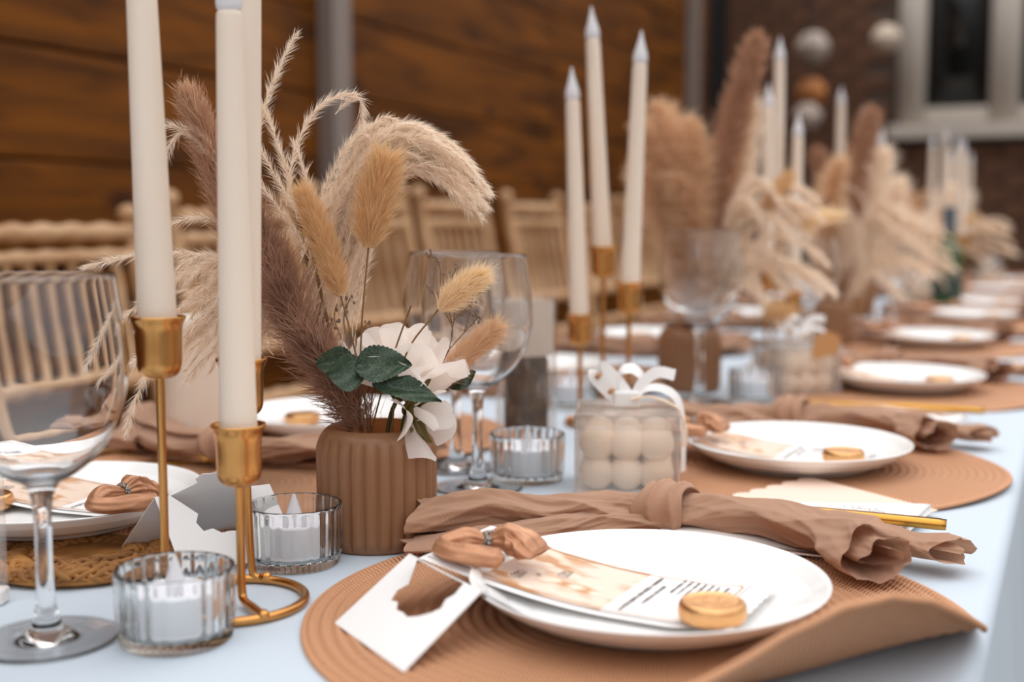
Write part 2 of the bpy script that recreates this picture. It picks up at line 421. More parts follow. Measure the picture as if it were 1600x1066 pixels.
# dark recess and brick wall behind
BY = 6.6
m_recess = mat('dark_blue_door', lin(26, 30, 34), 0.5)
structure(link('door_1', bev_box('door_1', WX - 0.07, WX - 0.03, 6.1, BY, 0, 2.6, 0.004), m_recess))
m_mortar = mat('dark_mortar', lin(86, 68, 56), 0.9)
m_brick = mat('dark_brick', lin(112, 74, 50), 0.85, bump=(60, 0.4, 0.004), vary=(7, lin(84, 54, 38)))
wb_ = structure(link('wall_back', M('wall_back', merge([box(WX - 0.06, -0.86, BY + 0.02, BY + 0.2, 0, 2.6), box(-0.86, 1.6, BY + 0.02, BY + 0.2, 0, 1.36)]), False), m_mortar))
brick_me = bev_box('brick', 0, 0.205, 0, 0.028, 0, 0.062, 0.004, 1)
half_me = bev_box('brick_half', 0, 0.098, 0, 0.028, 0, 0.062, 0.004, 1)
nb = 0
for r_ in range(34):
    z = 0.02 + r_ * 0.073
    if z > 2.5: break
    x = WX - 0.03 + (0.1085 if r_ % 2 else 0)
    xmax = -0.88 if z > 1.33 else 0.75
    if z < 0.6: continue
    if r_ % 2: link('brick', half_me, m_brick, wb_, (WX - 0.03, BY - 0.006, z))
    while x + 0.205 < xmax and nb < 290:
        link('brick', brick_me, m_brick, wb_, (x, BY - 0.006 - 0.004 * random.Random(nb).random(), z)); nb += 1
        x += 0.217
m_frame = mat('white_window_frame', lin(196, 184, 172), 0.5)
m_pane = mat('dark_window_pane', lin(22, 25, 26), 0.05, **{'Coat Weight': 0.2})
win = structure(link('window_1', M('window_1', merge([
    box(-0.86, -0.73, BY - 0.03, BY + 0.1, 1.36, 2.6), box(-0.42, -0.28, BY - 0.03, BY + 0.1, 1.36, 2.6), box(0.16, 0.29, BY - 0.03, BY + 0.1, 1.36, 2.6)]), False), m_frame))
link('window_frame', bev_box('window_frame', -0.728, 0.16, BY - 0.02, BY + 0.1, 1.44, 1.52, 0.006), m_frame, win)
link('window_sill', bev_box('window_sill', -0.90, 0.33, BY - 0.09, BY + 0.1, 1.362, 1.43, 0.01), m_frame, win)
for a, b in ((-0.73, -0.42), (-0.28, 0.16)):
    link('pane', M('pane', box(a, b, BY + 0.03, BY + 0.04, 1.50, 2.6), False), m_pane, win)

# round paper lanterns on cords by the brick wall
def lantern(x, y, z, r, color, label):
    t = thing('paper_lantern', label, 'lantern', (x, y, z), 0, 'round lanterns by the brick wall')
    prof = [(0.3 * r, -0.95 * r)] + [(r * math.cos(a), r * math.sin(a)) for a in np.linspace(-1.2, 1.2, 17)] + [(0.3 * r, 0.95 * r)]
    link('lantern_shade', M('lantern_shade', lathe(prof, 28, lambda A, Z, R: 1 + 0.015 * np.cos(Z / r * 50))), mat('lantern_paper', color, 0.7), t)
    link('cord', M('cord', tube(np.array([(0, 0, 0.9 * r), (0, 0, 0.9 * r + 0.5), (0, 0, 2.6 - z)]), 0.004, 6)), m_dark, t)
lantern(-1.197, 6.07, 1.782, 0.08, lin(176, 160, 148), 'grey white round lantern hanging highest before the dark brick wall')
lantern(-1.232, 6.25, 1.585, 0.075, lin(190, 120, 62), 'orange brown round lantern hanging before the dark brick wall')
lantern(-1.182, 5.90, 1.437, 0.068, lin(170, 152, 140), 'grey round lantern just below the orange brown lantern')
lantern(-0.882, 6.28, 1.836, 0.07, lin(206, 186, 166), 'pale cream lantern hanging beside the window frame')

# ------------------------------------------------------------------ table and cloth
TX0, TX1, TY0, TY1 = -0.815, -0.034, -0.55, 5.0
def table_cloth():
    ny = 260; ys = np.linspace(TY0, TY1, ny)
    # cross-section from the chair-side hem over the top to the open-edge hem
    def edge(sgn, x):
        a = np.linspace(0, PI / 2, 7); r = 0.012
        return [(x - sgn * r + sgn * r * math.sin(t), T - r + r * math.cos(t)) for t in a]
    right = edge(1, TX1) + [(TX1 + 0.001 + 0.0, T - 0.03 - 0.05 * k) for k in range(13)]
    left = edge(-1, TX0) + [(TX0 - 0.001, T - 0.03 - 0.05 * k) for k in range(13)]
    top = [(x, T) for x in np.linspace(TX0 + 0.03, TX1 - 0.03, 14)]
    sec = np.array(left[::-1] + top + right)
    V = np.zeros((ny, len(sec), 3))
    for i, y in enumerate(ys):
        for j, (x, z) in enumerate(sec):
            d = max(0.0, T - 0.02 - z); s = 1 if x > -0.4 else -1
            w = min(1, d / 0.35)
            V[i, j] = (x + s * (0.05 * d + w * 0.022 * math.sin(9 * y + 2 * math.sin(3.1 * y)) + 0.006 * w * math.sin(31 * y)), y, z)
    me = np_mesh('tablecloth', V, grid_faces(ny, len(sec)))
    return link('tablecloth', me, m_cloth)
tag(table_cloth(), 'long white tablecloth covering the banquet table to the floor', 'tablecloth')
tb = thing('banquet_table', 'long banquet table under the white cloth', 'table', (-0.425, 2.2, 0))
m_tablewood = mat('table_wood', lin(150, 120, 90), 0.6)
link('tabletop', bev_box('tabletop', -0.375, 0.375, -2.7, 2.77, T - 0.04, T - 0.003, 0.004), m_tablewood, tb)
for xx in (-0.33, 0.33):
    for yy in (-2.4, 0, 2.5):
        link('leg', bev_box('leg', xx - 0.025, xx + 0.025, yy - 0.025, yy + 0.025, 0, T - 0.04, 0.004), m_tablewood, tb)

# ------------------------------------------------------------------ chairs
def chair_proto():
    t = thing('spindle_chair', 'x', 'chair', (0, 0, 0))
    w, hz = 0.185, 0.98
    lean = lambda z: -0.20 * max(0, z - 0.44)       # chair faces +X; back posts lean towards -X
    def post_pts(y): return np.array([(-0.03, y, 0), (0.0, y, 0.25), (0.0, y, 0.44), (lean(0.7), y, 0.7), (lean(hz), y, hz)])
    for y in (-w, w):
        o = link('back_post', M('back_post', tube(smooth_curve(post_pts(y), 16), 0.0155, 10)), m_chair, t)
        link('finial', M('finial', sphere((lean(hz), y, hz + 0.008), (0.02, 0.02, 0.017))), m_chair, o)
    for y in (-w, w):
        link('leg', M('leg', tube(np.array([(0.39, y * 1.05, 0), (0.385, y, 0.2), (0.38, y, 0.44)]), 0.0155, 10)), m_chair, t)
    def rail(name, z, r=0.014):
        p = np.array([(lean(z), -w, z), (lean(z) - 0.012, -w / 2, z), (lean(z) - 0.016, 0, z), (lean(z) - 0.012, w / 2, z), (lean(z), w, z)])
        q = smooth_curve(p, 24); rr = r * (1 + 0.18 * np.cos(np.linspace(0, 12 * PI, 24)))
        link(name, M(name, tube(q, rr, 10)), m_chair, t)
    rail('crest_rail', 0.955, 0.0155); rail('back_rail', 0.915, 0.012); rail('back_rail', 0.70); rail('back_rail', 0.60)
    for k in range(7):
        y = -w + (k + 1) * 2 * w / 8
        zs = np.array([0.70, 0.76, 0.81, 0.86, 0.915])
        p = np.stack([np.array([lean(z) - 0.016 * (1 - (y / w) ** 2) for z in zs]), np.full(5, y), zs], -1)
        link('spindle', M('spindle', tube(p, [0.008, 0.0095, 0.007, 0.0095, 0.008], 8)), m_chair, t)
    link('seat', bev_box('seat', -0.02, 0.41, -0.20, 0.20, 0.44, 0.465, 0.01), m_chair, t)
    for y in (-w, w):
        link('stretcher', M('stretcher', tube(np.array([(0.0, y, 0.2), (0.2, y, 0.2), (0.385, y, 0.2)]), 0.010, 8)), m_chair, t)
    for x in (0.0, 0.385):
        link('stretcher', M('stretcher', tube(np.array([(x, -w, 0.26), (x, 0, 0.26), (x, w, 0.26)]), 0.010, 8)), m_chair, t)
    return t
ch0 = chair_proto()
chairs = [(-1.385, 1.46, 0.0, 0.972, 'pale wooden spindle chair behind the large wine glass at the near end'),
          (-1.385, 1.93, 0.03, 1.0, 'pale wooden spindle chair partly hidden behind the first dried bouquet'),
          (-1.385, 2.39, -0.03, 1.028, 'pale wooden spindle chair behind the golden bunny tails and pair of glasses'),
          (-1.385, 2.85, 0.02, 1.03, 'pale wooden spindle chair whose back shows before the three far candles'),
          (-1.36, 3.32, 0.0, 1.03, 'pale wooden spindle chair behind the three slim candles'),
          (-1.36, 3.80, 0.05, 1.03, 'pale wooden spindle chair behind the second dried bouquet'),
          (-1.36, 4.28, -0.04, 1.03, 'pale wooden spindle chair sixth along the plank wall from the near end, low behind plumes'),
          (-1.36, 4.76, 0.0, 1.03, 'pale wooden spindle chair last along the plank wall')]
for i, (x, y, rz, s, lab) in enumerate(chairs):
    if i == 0:
        ch0.location = (x, y, 0); ch0.rotation_euler = (0, 0, rz); ch0.scale = (1, 1, s); ch0['label'] = lab; ch0['group'] = 'spindle chairs along the plank wall'
    else:
        dup(ch0, (x, y, 0), rz, lab, 'spindle chairs along the plank wall', (1, 1, s))

# ------------------------------------------------------------------ builders for the table ware
def plate_mesh():
    o = [(0, 0.004), (0.056, 0.0035), (0.060, 0.0), (0.066, 0.0), (0.070, 0.0035), (0.084, 0.0095), (0.096, 0.0185), (0.1022, 0.0252), (0.1026, 0.0262), (0.1018, 0.0268),
         (0.0995, 0.0257), (0.092, 0.0180), (0.080, 0.0105), (0.068, 0.0072), (0.055, 0.0062), (0, 0.006)]
    return M('plate', lathe([(r, z * 0.82) for r, z in o], 96))
PLATE = plate_mesh()
def plate(c, z, label, group='white dinner plates'):
    o = link('plate', PLATE, m_plate, None, (c[0], c[1], T + z)); return tag(o, label, 'plate', group)

def mat_mesh(name, R, nr, ppr, na, lift):
    r = np.linspace(0.002, R, nr * ppr + 1); a = np.linspace(0, 2 * PI, na, endpoint=False)
    Rg, A = np.meshgrid(r, a, indexing='ij')
    ridge = np.abs(np.sin(PI * Rg / R * nr))
    Lf = lift(A); s = np.clip((Rg - 0.105) / (R - 0.105), 0, 1)
    Z = 0.0018 + 0.0021 * ridge + Lf * s ** 1.7
    Re = Rg - Lf * 0.28 * s
    top = np.stack([Re * np.cos(A), Re * np.sin(A), Z], -1).reshape(-1, 3)
    k = len(r)
    bot_z = np.maximum(Z - 0.0024, 0.0002)
    sel = [0, int(k * 0.5)] + list(range(int(k * 0.6), k, 2)) + ([k - 1] if (k - 1 - int(k * 0.6)) % 2 else [])
    bot = np.stack([(Re * np.cos(A))[sel], (Re * np.sin(A))[sel], bot_z[sel]], -1).reshape(-1, 3)
    q1 = grid_faces(k, na, False, True); q2 = grid_faces(len(sel), na, False, True, len(top))[:, ::-1]
    return np_mesh(name, np.vstack([top, bot]), np.vstack([q1, q2])), (Re[-1], a, Z[-1])
def mat_edge(rim):
    Re, a, Z = rim
    P = np.stack([Re * np.cos(a), Re * np.sin(a), Z - 0.0010], -1)
    return M('edge_cord', tube(P, 0.0019, 8, False, True))
def bump_fn(A, c, w, h):
    d = (A - c + PI) % (2 * PI) - PI; return h * np.exp(-(d / w) ** 2)
def lift1(A):
    deg = np.degrees((A + PI) % (2 * PI) - PI)
    return np.interp(deg, [-180, -95, -80, -70, -60, -50, -40, -30, -20, -10, 0, 10, 22, 180], [0, 0, 0.008, 0.020, 0.034, 0.048, 0.056, 0.056, 0.048, 0.034, 0.020, 0.008, 0, 0])
MAT1, RIM1 = mat_mesh('braid', 0.19, 26, 8, 300, lift1)
MAT2, RIM2 = mat_mesh('braid', 0.19, 26, 5, 160, lambda A: bump_fn(A, -0.3, 0.5, 0.004))
EDGE1, EDGE2 = mat_edge(RIM1), mat_edge(RIM2)
def placemat(c, label, first=False, rot=0.0, z=0.0003, group='round braided placemats'):
    t = thing('round_placemat', label, 'placemat', (c[0], c[1], T + z), rot, group)
    link('braid', MAT1 if first else MAT2, m_mat, t); link('edge_cord', EDGE1 if first else EDGE2, m_mat_edge, t); return t

# ---- knotted gauze napkin
def rid(x): return 1 - 2 * np.abs(np.sin(x / 2)) ** 0.75
def cloth_tube(spine, a, b, turns, folds, seed, ns=150, nu=150, rin=0.55, ruffle=(0.0, 0.0), phi0=-2.0, zmin=0.0015, twist=3.0, z_add=None):
    rg = np.random.default_rng(seed)
    sp = smooth_curve(np.asarray(spine, float), ns)
    s = np.linspace(0, 1, ns); kk = np.linspace(0, 1, len(a))
    A = np.interp(s, kk, a); B = np.interp(s, kk, b)
    A = np.convolve(np.pad(A, 8, 'edge'), np.ones(17) / 17, 'valid'); B = np.convolve(np.pad(B, 8, 'edge'), np.ones(17) / 17, 'valid')
    Tn = norm(np.gradient(sp, axis=0)); S = norm(np.cross(Tn, np.array([0, 0, 1.0])))
    u = np.linspace(0, 1, nu)
    Sg, U = np.meshgrid(s, u, indexing='ij')
    ph = phi0 + 2 * PI * turns * U
    rho = rin + (1 - rin) * U
    wob = lambda f, p: np.sin(f * Sg * 2 * PI + p)
    p1, p2, p3, p4 = rg.random(4) * 6.28
    d = folds * (0.75 * rid(2 * ph + 0.8 * wob(0.8, p4)) + 0.50 * rid(3 * ph + twist * 2 * Sg * PI / 2 + 0.9 * wob(1.3, p1)) + 0.32 * rid(5 * ph - twist * 2.2 * Sg + 1.2 * wob(1.9, p2))
                 + 0.12 * rid(9 * ph + 5 * Sg + 1.4 * wob(2.6, p3)) + 0.06 * np.sin(14 * ph + 9 * wob(1.1, p4)))
    rho = rho * (1 + d) + 0.05 * np.sin(2 * PI * (3.1 * Sg + U * 2) + p1)
    # centre line lifted so that the lowest side rests on the table
    X = sp[:, None, :] + S[:, None, :] * (np.cos(ph) * A[:, None] * rho)[..., None]
    X[..., 2] += B[:, None] * (0.92 + np.sin(ph) * rho)
    # ruffled open ends
    for e, amt in enumerate(ruffle):
        if amt:
            fade = np.clip(1 - (Sg if e == 0 else 1 - Sg) / 0.22, 0, 1) ** 1.4
            off_ = amt * fade * (np.sin(1.5 * ph + p3) * 0.7 + np.sin(3 * ph + p2) * 0.2 + 0.3)
            X += Tn[:, None, :] * (off_ * (-1 if e == 0 else 1))[..., None]
    if z_add is not None: X[..., 2] += np.interp(s, np.linspace(0, 1, len(z_add)), z_add)[:, None]
    lim = zmin + 0.0012 * (1 + np.sin(11 * ph + 7 * Sg)) * 0.5
    X[..., 2] = np.where(X[..., 2] < lim, lim, X[..., 2])
    Ls = np.r_[0, np.cumsum(np.linalg.norm(np.diff(sp, axis=0), axis=1))]
    UV = (np.repeat(Ls[:, None], nu, 1) * 10, U * 2 * PI * turns * 0.24)
    return X.reshape(-1, 3), grid_faces(ns, nu), UV
def sheet_mesh(name, parts):
    V, Q, _ = merge([(p[0], p[1]) for p in parts]); me = np_mesh(name, V, Q)
    set_uv(me, np.concatenate([p[2][0].ravel() for p in parts]), np.concatenate([p[2][1].ravel() for p in parts])); return me
def rel(L, c=(-0.215, 0.651)): return [(x - c[0], y - c[1], 0.0) for x, y in L]
def knot_band(c, ang, r1, hw, th, seed):
    n, m = 90, 60
    a = np.linspace(0, 2 * PI, n, endpoint=False); v = np.linspace(0, 2 * PI, m, endpoint=False)
    Ag, Vg = np.meshgrid(a, v, indexing='ij')
    w = hw * (1 + 0.15 * np.sin(2 * Ag + seed)); t = th * (1 + 0.45 * rid(7 * Vg + 1.2 * np.sin(2 * Ag)))
    lx = w * np.cos(Vg) + 0.004 * np.sin(Ag + 1.0); rr = r1 + t * np.sin(Vg)
    y, z = rr * np.cos(Ag) * 1.08, rr * np.sin(Ag) * 0.95
    X = np.stack([c[0] + lx * math.cos(ang) - y * math.sin(ang), c[1] + lx * math.sin(ang) + y * math.cos(ang), np.maximum(c[2] + z, 0.001)], -1)
    return X.reshape(-1, 3), grid_faces(n, m, True, True), (Ag * r1 * 10, Vg * hw * 5)
NAP_MAIN = sheet_mesh('cloth', [
    cloth_tube(rel([(-0.405, 0.716), (-0.385, 0.742), (-0.355, 0.775), (-0.312, 0.810), (-0.262, 0.830)]), [0.018, 0.024, 0.027, 0.024, 0.017], [0.0205, 0.0225, 0.0180, 0.0165, 0.0145], 1.5, 0.30, 3, 170, 170, 0.6, (0.012, 0.0), 2.3, 0.0015, 2.2),
    cloth_tube(rel([(-0.395, 0.700), (-0.366, 0.722), (-0.335, 0.755), (-0.300, 0.796), (-0.262, 0.826)]), [0.016, 0.020, 0.018, 0.016, 0.012], [0.006, 0.010, 0.011, 0.011, 0.010], 1.2, 0.28, 9, 120, 110, 0.6, (0.010, 0.0), 1.0, 0.0015, 2.0),
    cloth_tube(rel([(-0.262, 0.830), (-0.225, 0.836), (-0.185, 0.829), (-0.145, 0.808), (-0.118, 0.786), (-0.102, 0.760)]), [0.015, 0.021, 0.026, 0.028, 0.028, 0.031], [0.015, 0.0165, 0.0180, 0.019, 0.020, 0.022], 2.1, 0.19, 17, 170, 230, 0.25, (0.0, 0.011), 1.4, 0.0015, 2.6),
    cloth_tube(rel([(-0.165, 0.835), (-0.125, 0.832), (-0.095, 0.824), (-0.066, 0.816)]), [0.012, 0.016, 0.017, 0.022], [0.012, 0.014, 0.0125, 0.012], 1.5, 0.20, 23, 110, 130, 0.45, (0.0, 0.012), 0.4, 0.0015, 2.4),
])
NAP_KNOT = sheet_mesh('knot', [knot_band((-0.047, 0.180, 0.0175), 0.1, 0.0165, 0.017, 0.0045, 1.0)])
def napkin(c, rot, label, z=0.0035):
    t = thing('knotted_napkin', label, 'napkin', (c[0], c[1], T + z), rot, 'knotted brown gauze napkins')
    link('cloth', NAP_MAIN, m_napkin, t); link('knot', NAP_KNOT, m_napkin, t); return t

# ---- menu card printed flat: white end panels, tan middle picture with bubbles
def menu_mat():
    q = NT('printed_menu'); b = pbsdf(q, lin(240, 236, 233), 0.45)
    uv = q.n('ShaderNodeUVMap'); sp = q.n('ShaderNodeSeparateXYZ'); q.l(uv.outputs[0], sp.inputs[0])
    mp = q.n('ShaderNodeMapping'); mp.inputs['Scale'].default_value = (16, 9, 1); q.l(uv.outputs[0], mp.inputs[0])
    vo = q.n('ShaderNodeTexVoronoi', feature='SMOOTH_F1', Scale=1.0); q.l(mp.outputs[0], vo.inputs['Vector'])
    r = q.n('ShaderNodeValToRGB'); cr = r.color_ramp
    cr.elements[0].position = 0.12; cr.elements[0].color = lin(244, 226, 208); cr.elements[1].position = 0.5; cr.elements[1].color = lin(196, 142, 96)
    e = cr.elements.new(0.36); e.color = lin(232, 200, 170)
    q.l(vo.outputs['Distance'], r.inputs[0])
    nz = q.n('ShaderNodeTexNoise', Scale=4.5, Detail=2.0); q.l(uv.outputs[0], nz.inputs['Vector'])
    nr = q.n('ShaderNodeValToRGB'); nr.color_ramp.elements[0].position = 0.44; nr.color_ramp.elements[1].position = 0.60; q.l(nz.outputs[0], nr.inputs[0])
    mx = q.n('ShaderNodeMix', data_type='RGBA'); q.l(nr.outputs[0], mx.inputs['Factor']); mx.inputs['A'].default_value = lin(232, 208, 190); q.l(r.outputs[0], mx.inputs['B'])
    # window of the picture along u
    g1 = q.n('ShaderNodeMath', operation='GREATER_THAN'); q.l(sp.outputs['X'], g1.inputs[0]); g1.inputs[1].default_value = 0.21
    g2 = q.n('ShaderNodeMath', operation='LESS_THAN'); q.l(sp.outputs['X'], g2.inputs[0]); g2.inputs[1].default_value = 0.64
    g = q.n('ShaderNodeMath', operation='MULTIPLY'); q.l(g1.outputs[0], g.inputs[0]); q.l(g2.outputs[0], g.inputs[1])
    m2 = q.n('ShaderNodeMix', data_type='RGBA'); q.l(g.outputs[0], m2.inputs['Factor']); m2.inputs['A'].default_value = lin(246, 242, 240); q.l(mx.outputs['Result'], m2.inputs['B'])
    q.l(m2.outputs['Result'], b.inputs['Base Color']); q.l(b.outputs[0], q.out.inputs[0]); return q.m
m_menu = menu_mat()
ML, MW = 0.176, 0.078
def menu_z(x):                                     # rests on the rim at its left end, dips to the plate floor
    t = np.clip(x / ML, 0, 1); return 0.0235 - 0.0165 * np.sin(np.clip(t / 0.72, 0, 1) * PI / 2) + 0.004 * np.clip((t - 0.86) / 0.14, 0, 1) ** 2
def menu_grid(name, x0, x1, y0, y1, dz, nx=40, ny=10, scal=False):
    X, Y = np.meshgrid(np.linspace(x0, x1, nx), np.linspace(y0, y1, ny), indexing='ij')
    U, W = (X - x0) / (x1 - x0), (Y - y0) / (y1 - y0)
    if scal:
        X = X + np.where(U > 0.97, 0.0016 * np.abs(np.sin(W * PI * 9)), 0)
    V = np.stack([X, Y, menu_z(X) + dz], -1)
    me = np_mesh(name, V, grid_faces(nx, ny)); set_uv(me, U, W); return me
def strip(pts, w, dz):
    P = np.array(pts, float); d = norm(np.gradient(P, axis=0)); n_ = np.stack([-d[:, 1], d[:, 0]], -1) * w / 2
    a, b = P + n_, P - n_
    V = np.vstack([np.c_[a, menu_z(a[:, 0]) + dz], np.c_[b, menu_z(b[:, 0]) + dz]]); k = len(P); i = np.arange(k - 1)
    return V, np.stack([i, i + 1, k + i + 1, k + i], -1)
def menu_proto():
    t = thing('menu_card', 'x', 'menu')
    link('backing_card', menu_grid('backing_card', -0.002, ML + 0.013, -0.006, MW + 0.004, 0.0, 60, 60, True), m_card, t)
    link('printed_card', menu_grid('printed_card', 0.0, ML, 0.0, MW, 0.0008), m_menu, t)
    # brown rounded border line at the right panel and along the edges
    arc = lambda cx, cy, a0, a1, r=0.009: [(cx + r * math.cos(a), cy + r * math.sin(a)) for a in np.linspace(a0, a1, 8)]
    m = 0.003
    bd = [(x, m) for x in np.linspace(0.012, ML - 0.012, 30)] + arc(ML - 0.012, m + 0.009, -PI / 2, 0) + [(ML - m, y) for y in np.linspace(0.014, MW - 0.014, 10)] + arc(ML - 0.012, MW - m - 0.009, 0, PI / 2) \
        + [(x, MW - m) for x in np.linspace(ML - 0.012, 0.012, 30)] + arc(0.012, MW - m - 0.009, PI / 2, PI) + [(m, y) for y in np.linspace(MW - 0.014, 0.014, 10)] + arc(0.012, m + 0.009, PI, 1.5 * PI)
    s_ = strip(bd, 0.0009, 0.0013); link('printed_border', np_mesh('printed_border', s_[0], s_[1]), m_goldink, t)
    # rows of small print, running across the strip: word blocks with uneven ascenders
    rg = np.random.default_rng(4); parts = []
    for x, y0, y1, h in ((0.122, 0.006, 0.072, 0.0030), (0.129, 0.022, 0.058, 0.0026), (0.136, 0.048, 0.074, 0.0018), (0.1405, 0.046, 0.074, 0.0018), (0.145, 0.046, 0.073, 0.0018), (0.1495, 0.05, 0.072, 0.0018),
                         (0.154, 0.048, 0.072, 0.0018), (0.1585, 0.044, 0.071, 0.0018), (0.1645, 0.038, 0.068, 0.0022), (0.1685, 0.046, 0.058, 0.0020)):
        y = y0
        while y < y1:
            wl_ = min(0.0010 + 0.0008 * rg.random(), y1 - y)
            hh = h * (0.6 + 0.5 * rg.random())
            parts.append(strip([(x, y), (x, y + wl_)], hh, 0.0015))
            y += wl_ + (0.0004 if rg.random() < 0.8 else 0.0014)
    V, Q, _ = merge([(p[0], p[1]) for p in parts]); o = link('small_print', np_mesh('small_print', V, Q, None, False), m_ink, t); o['kind'] = 'stuff'
    # legible words at the left panel, then two names in script with an ampersand on the picture
    def text(body, size, x, y, ang, shear=0.0, name='lettering'):
        cu = bpy.data.curves.new(name, 'FONT'); cu.body = body; cu.size = size; cu.shear = shear; cu.align_x = 'CENTER'
        o = bpy.data.objects.new(name, cu); COL.objects.link(o)
        dg = bpy.context.evaluated_depsgraph_get(); me = bpy.data.meshes.new_from_object(o.evaluated_get(dg)); bpy.data.objects.remove(o)
        co = np.zeros(len(me.vertices) * 3, np.float32); me.vertices.foreach_get('co', co); co = co.reshape(-1, 3)
        ca, sa = math.cos(ang), math.sin(ang); X = x + co[:, 0] * ca - co[:, 1] * sa; Y = y + co[:, 0] * sa + co[:, 1] * ca
        me.vertices.foreach_set('co', np.stack([X, Y, menu_z(X) + 0.0016], -1).astype(np.float32).ravel()); me.update()
        link(name, me, m_ink, t)
    text('or di matt', 0.0085, 0.034, 0.036, PI / 2)
    text('&', 0.0050, 0.062, 0.028, PI / 2, 0.3)
    for (x0, y0, sgn) in ((0.052, 0.014, 1), (0.072, 0.036, 1)):          # loops of the two script words
        tt = np.linspace(0, 1, 60); px = x0 + 0.0035 * np.sin(tt * 22) * (1 - 0.35 * tt); py = y0 + 0.011 * tt + 0.0022 * np.cos(tt * 22)
        s2 = strip(np.stack([px, py], -1), 0.0005, 0.0016); link('script_word', np_mesh('script_word', s2[0], s2[1]), m_ink, t)
    return t

def coin_mesh():
    prof = [(0, 0), (0.014, 0), (0.0172, 0.0012), (0.0184, 0.004), (0.0182, 0.0085), (0.0168, 0.0108), (0.0150, 0.0112), (0.0146, 0.0106), (0.009, 0.0104), (0, 0.0104)]
    p = smooth_curve(prof, 40); V, Q, _ = lathe(p, 60)
    for i, v in enumerate(V): V[i] = v + np.array(mnoise.noise_vector(Vector(v * 420))) * 0.00035
    return np_mesh('foil_chocolate', V, Q)
COIN = coin_mesh()
def coin(c, z, label): return tag(link('foil_chocolate', COIN, m_coin, None, (c[0], c[1], T + z)), label, 'chocolate', 'gold foil chocolates on the plates')

# ---- bronze organza candy tied with glitter thread
def pleated(P, ra, rb, n, k, depth, seed, twist=2.0):
    """gathered cloth: flattened tube with k lengthwise pleats"""
    P = np.asarray(P); Tn = norm(np.gradient(P, axis=0)); S = norm(np.cross(Tn, np.array([0, 0, 1.0]))); U = np.cross(S, Tn)
    a = np.linspace(0, 2 * PI, n, endpoint=False); s = np.linspace(0, 1, len(P))[:, None]
    r = 1 + depth * (rid(k * a[None] + twist * np.sin(3 * s + seed)) + 0.5 * np.sin((k + 4) * a[None] + 4 * s + seed)) + 0.04 * np.sin(22 * s + 3 * a[None])
    V = P[:, None] + S[:, None] * (np.cos(a)[None] * ra[:, None] * r)[..., None] + U[:, None] * (np.sin(a)[None] * rb[:, None] * r)[..., None]
    return V.reshape(-1, 3), grid_faces(len(P), n, False, True)[:, ::-1], None
def candy_proto():
    t = thing('organza_bow', 'x', 'bow')
    loop = smooth_curve([(0.0, 0.0, 0.011), (-0.013, 0.004, 0.011), (-0.027, -0.004, 0.0075), (-0.019, -0.014, 0.0065), (-0.002, -0.018, 0.006), (0.013, -0.021, 0.0055)], 70)
    f = np.linspace(0, 1, 70); rr = 1.12 * np.interp(f, [0, 0.2, 0.45, 0.7, 0.95, 1], [0.003, 0.0062, 0.0050, 0.0064, 0.0058, 0.0015])
    link('bow_loop', M('bow_loop', pleated(loop, rr, rr * 0.9, 48, 3, 0.10, 1.0)), m_organza, t)
    fan = smooth_curve([(0.000, 0.001, 0.0105), (0.010, 0.004, 0.0115), (0.021, 0.003, 0.0085), (0.032, -0.001, 0.0045)], 50)
    f = np.linspace(0, 1, 50)
    link('bow_fan', M('bow_fan', pleated(fan, np.interp(f, [0, 0.3, 0.75, 1], [0.003, 0.0115, 0.0150, 0.0130]), np.interp(f, [0, 0.3, 0.75, 0.97, 1], [0.003, 0.0085, 0.0065, 0.003, 0.0005]), 90, 6, 0.13, 2.2, 1.0)), m_organza, t)
    rg = np.random.default_rng(2); a = rg.random(46) * 2 * PI
    parts = [sphere((0.0012 * rg.normal(), 0.0045 * math.cos(x) + 0.0005, 0.0105 + 0.0052 * math.sin(x)), 0.0009 + 0.0005 * rg.random(), 6, 5) for x in a]
    link('glitter_tie', M('glitter_tie', merge(parts)), m_silver, t)['kind'] = 'stuff'
    return t

# ---- folded place card with a cut-out
NOTCH = [(0.127, 0), (0.20, 0.12), (0.298, 0.288), (0.255, 0.40), (0.29, 0.52), (0.37, 0.50), (0.43, 0.57), (0.509, 0.56), (0.59, 0.575), (0.67, 0.519), (0.75, 0.43), (0.80, 0.34), (0.765, 0.24), (0.797, 0.155), (0.78, 0)]
def flat_panel(name, pts, th=0.0005):
    bm = bmesh.new(); f = bm.faces.new([bm.verts.new(p) for p in pts]); f.normal_update()
    r = bmesh.ops.extrude_face_region(bm, geom=[f]); nv = [v for v in r['geom'] if isinstance(v, bmesh.types.BMVert)]
    bmesh.ops.translate(bm, verts=nv, vec=f.normal * th); bmesh.ops.triangulate(bm, faces=[x for x in bm.faces if len(x.verts) > 4])
    bmesh.ops.recalc_face_normals(bm, faces=bm.faces)
    me = bpy.data.meshes.new(name); bm.to_mesh(me); bm.free(); return me
def place_card(RL, RR, front, back, pop, label):
    """RL, RR ridge ends (table xy + height); front/back: offsets from ridge to the standing edges"""
    RL, RR, front, back = map(np.array, (RL, RR, front, back)); o = (RL + RR) / 2; o = np.array([o[0], o[1], 0.0])
    t = thing('place_card', label, 'card', (o[0], o[1], T), 0, 'folded white place cards')
    R = RR - RL; P = lambda s, tt, d: RL - o + R * s + d * tt
    pts = [(0, 0)] + NOTCH + [(1, 0), (1, 1), (0, 1)]
    link('front_panel', flat_panel('front_panel', [P(s, q, front) for s, q in pts]), m_card, t)
    link('back_panel', flat_panel('back_panel', [P(s, q, back) for s, q in ((0, 0), (1, 0), (1, 1), (0, 1))]), m_card, t)
    link('cutout_crest', flat_panel('cutout_crest', [P(s, -q * pop, back) for s, q in NOTCH]), m_card, t)
    return t

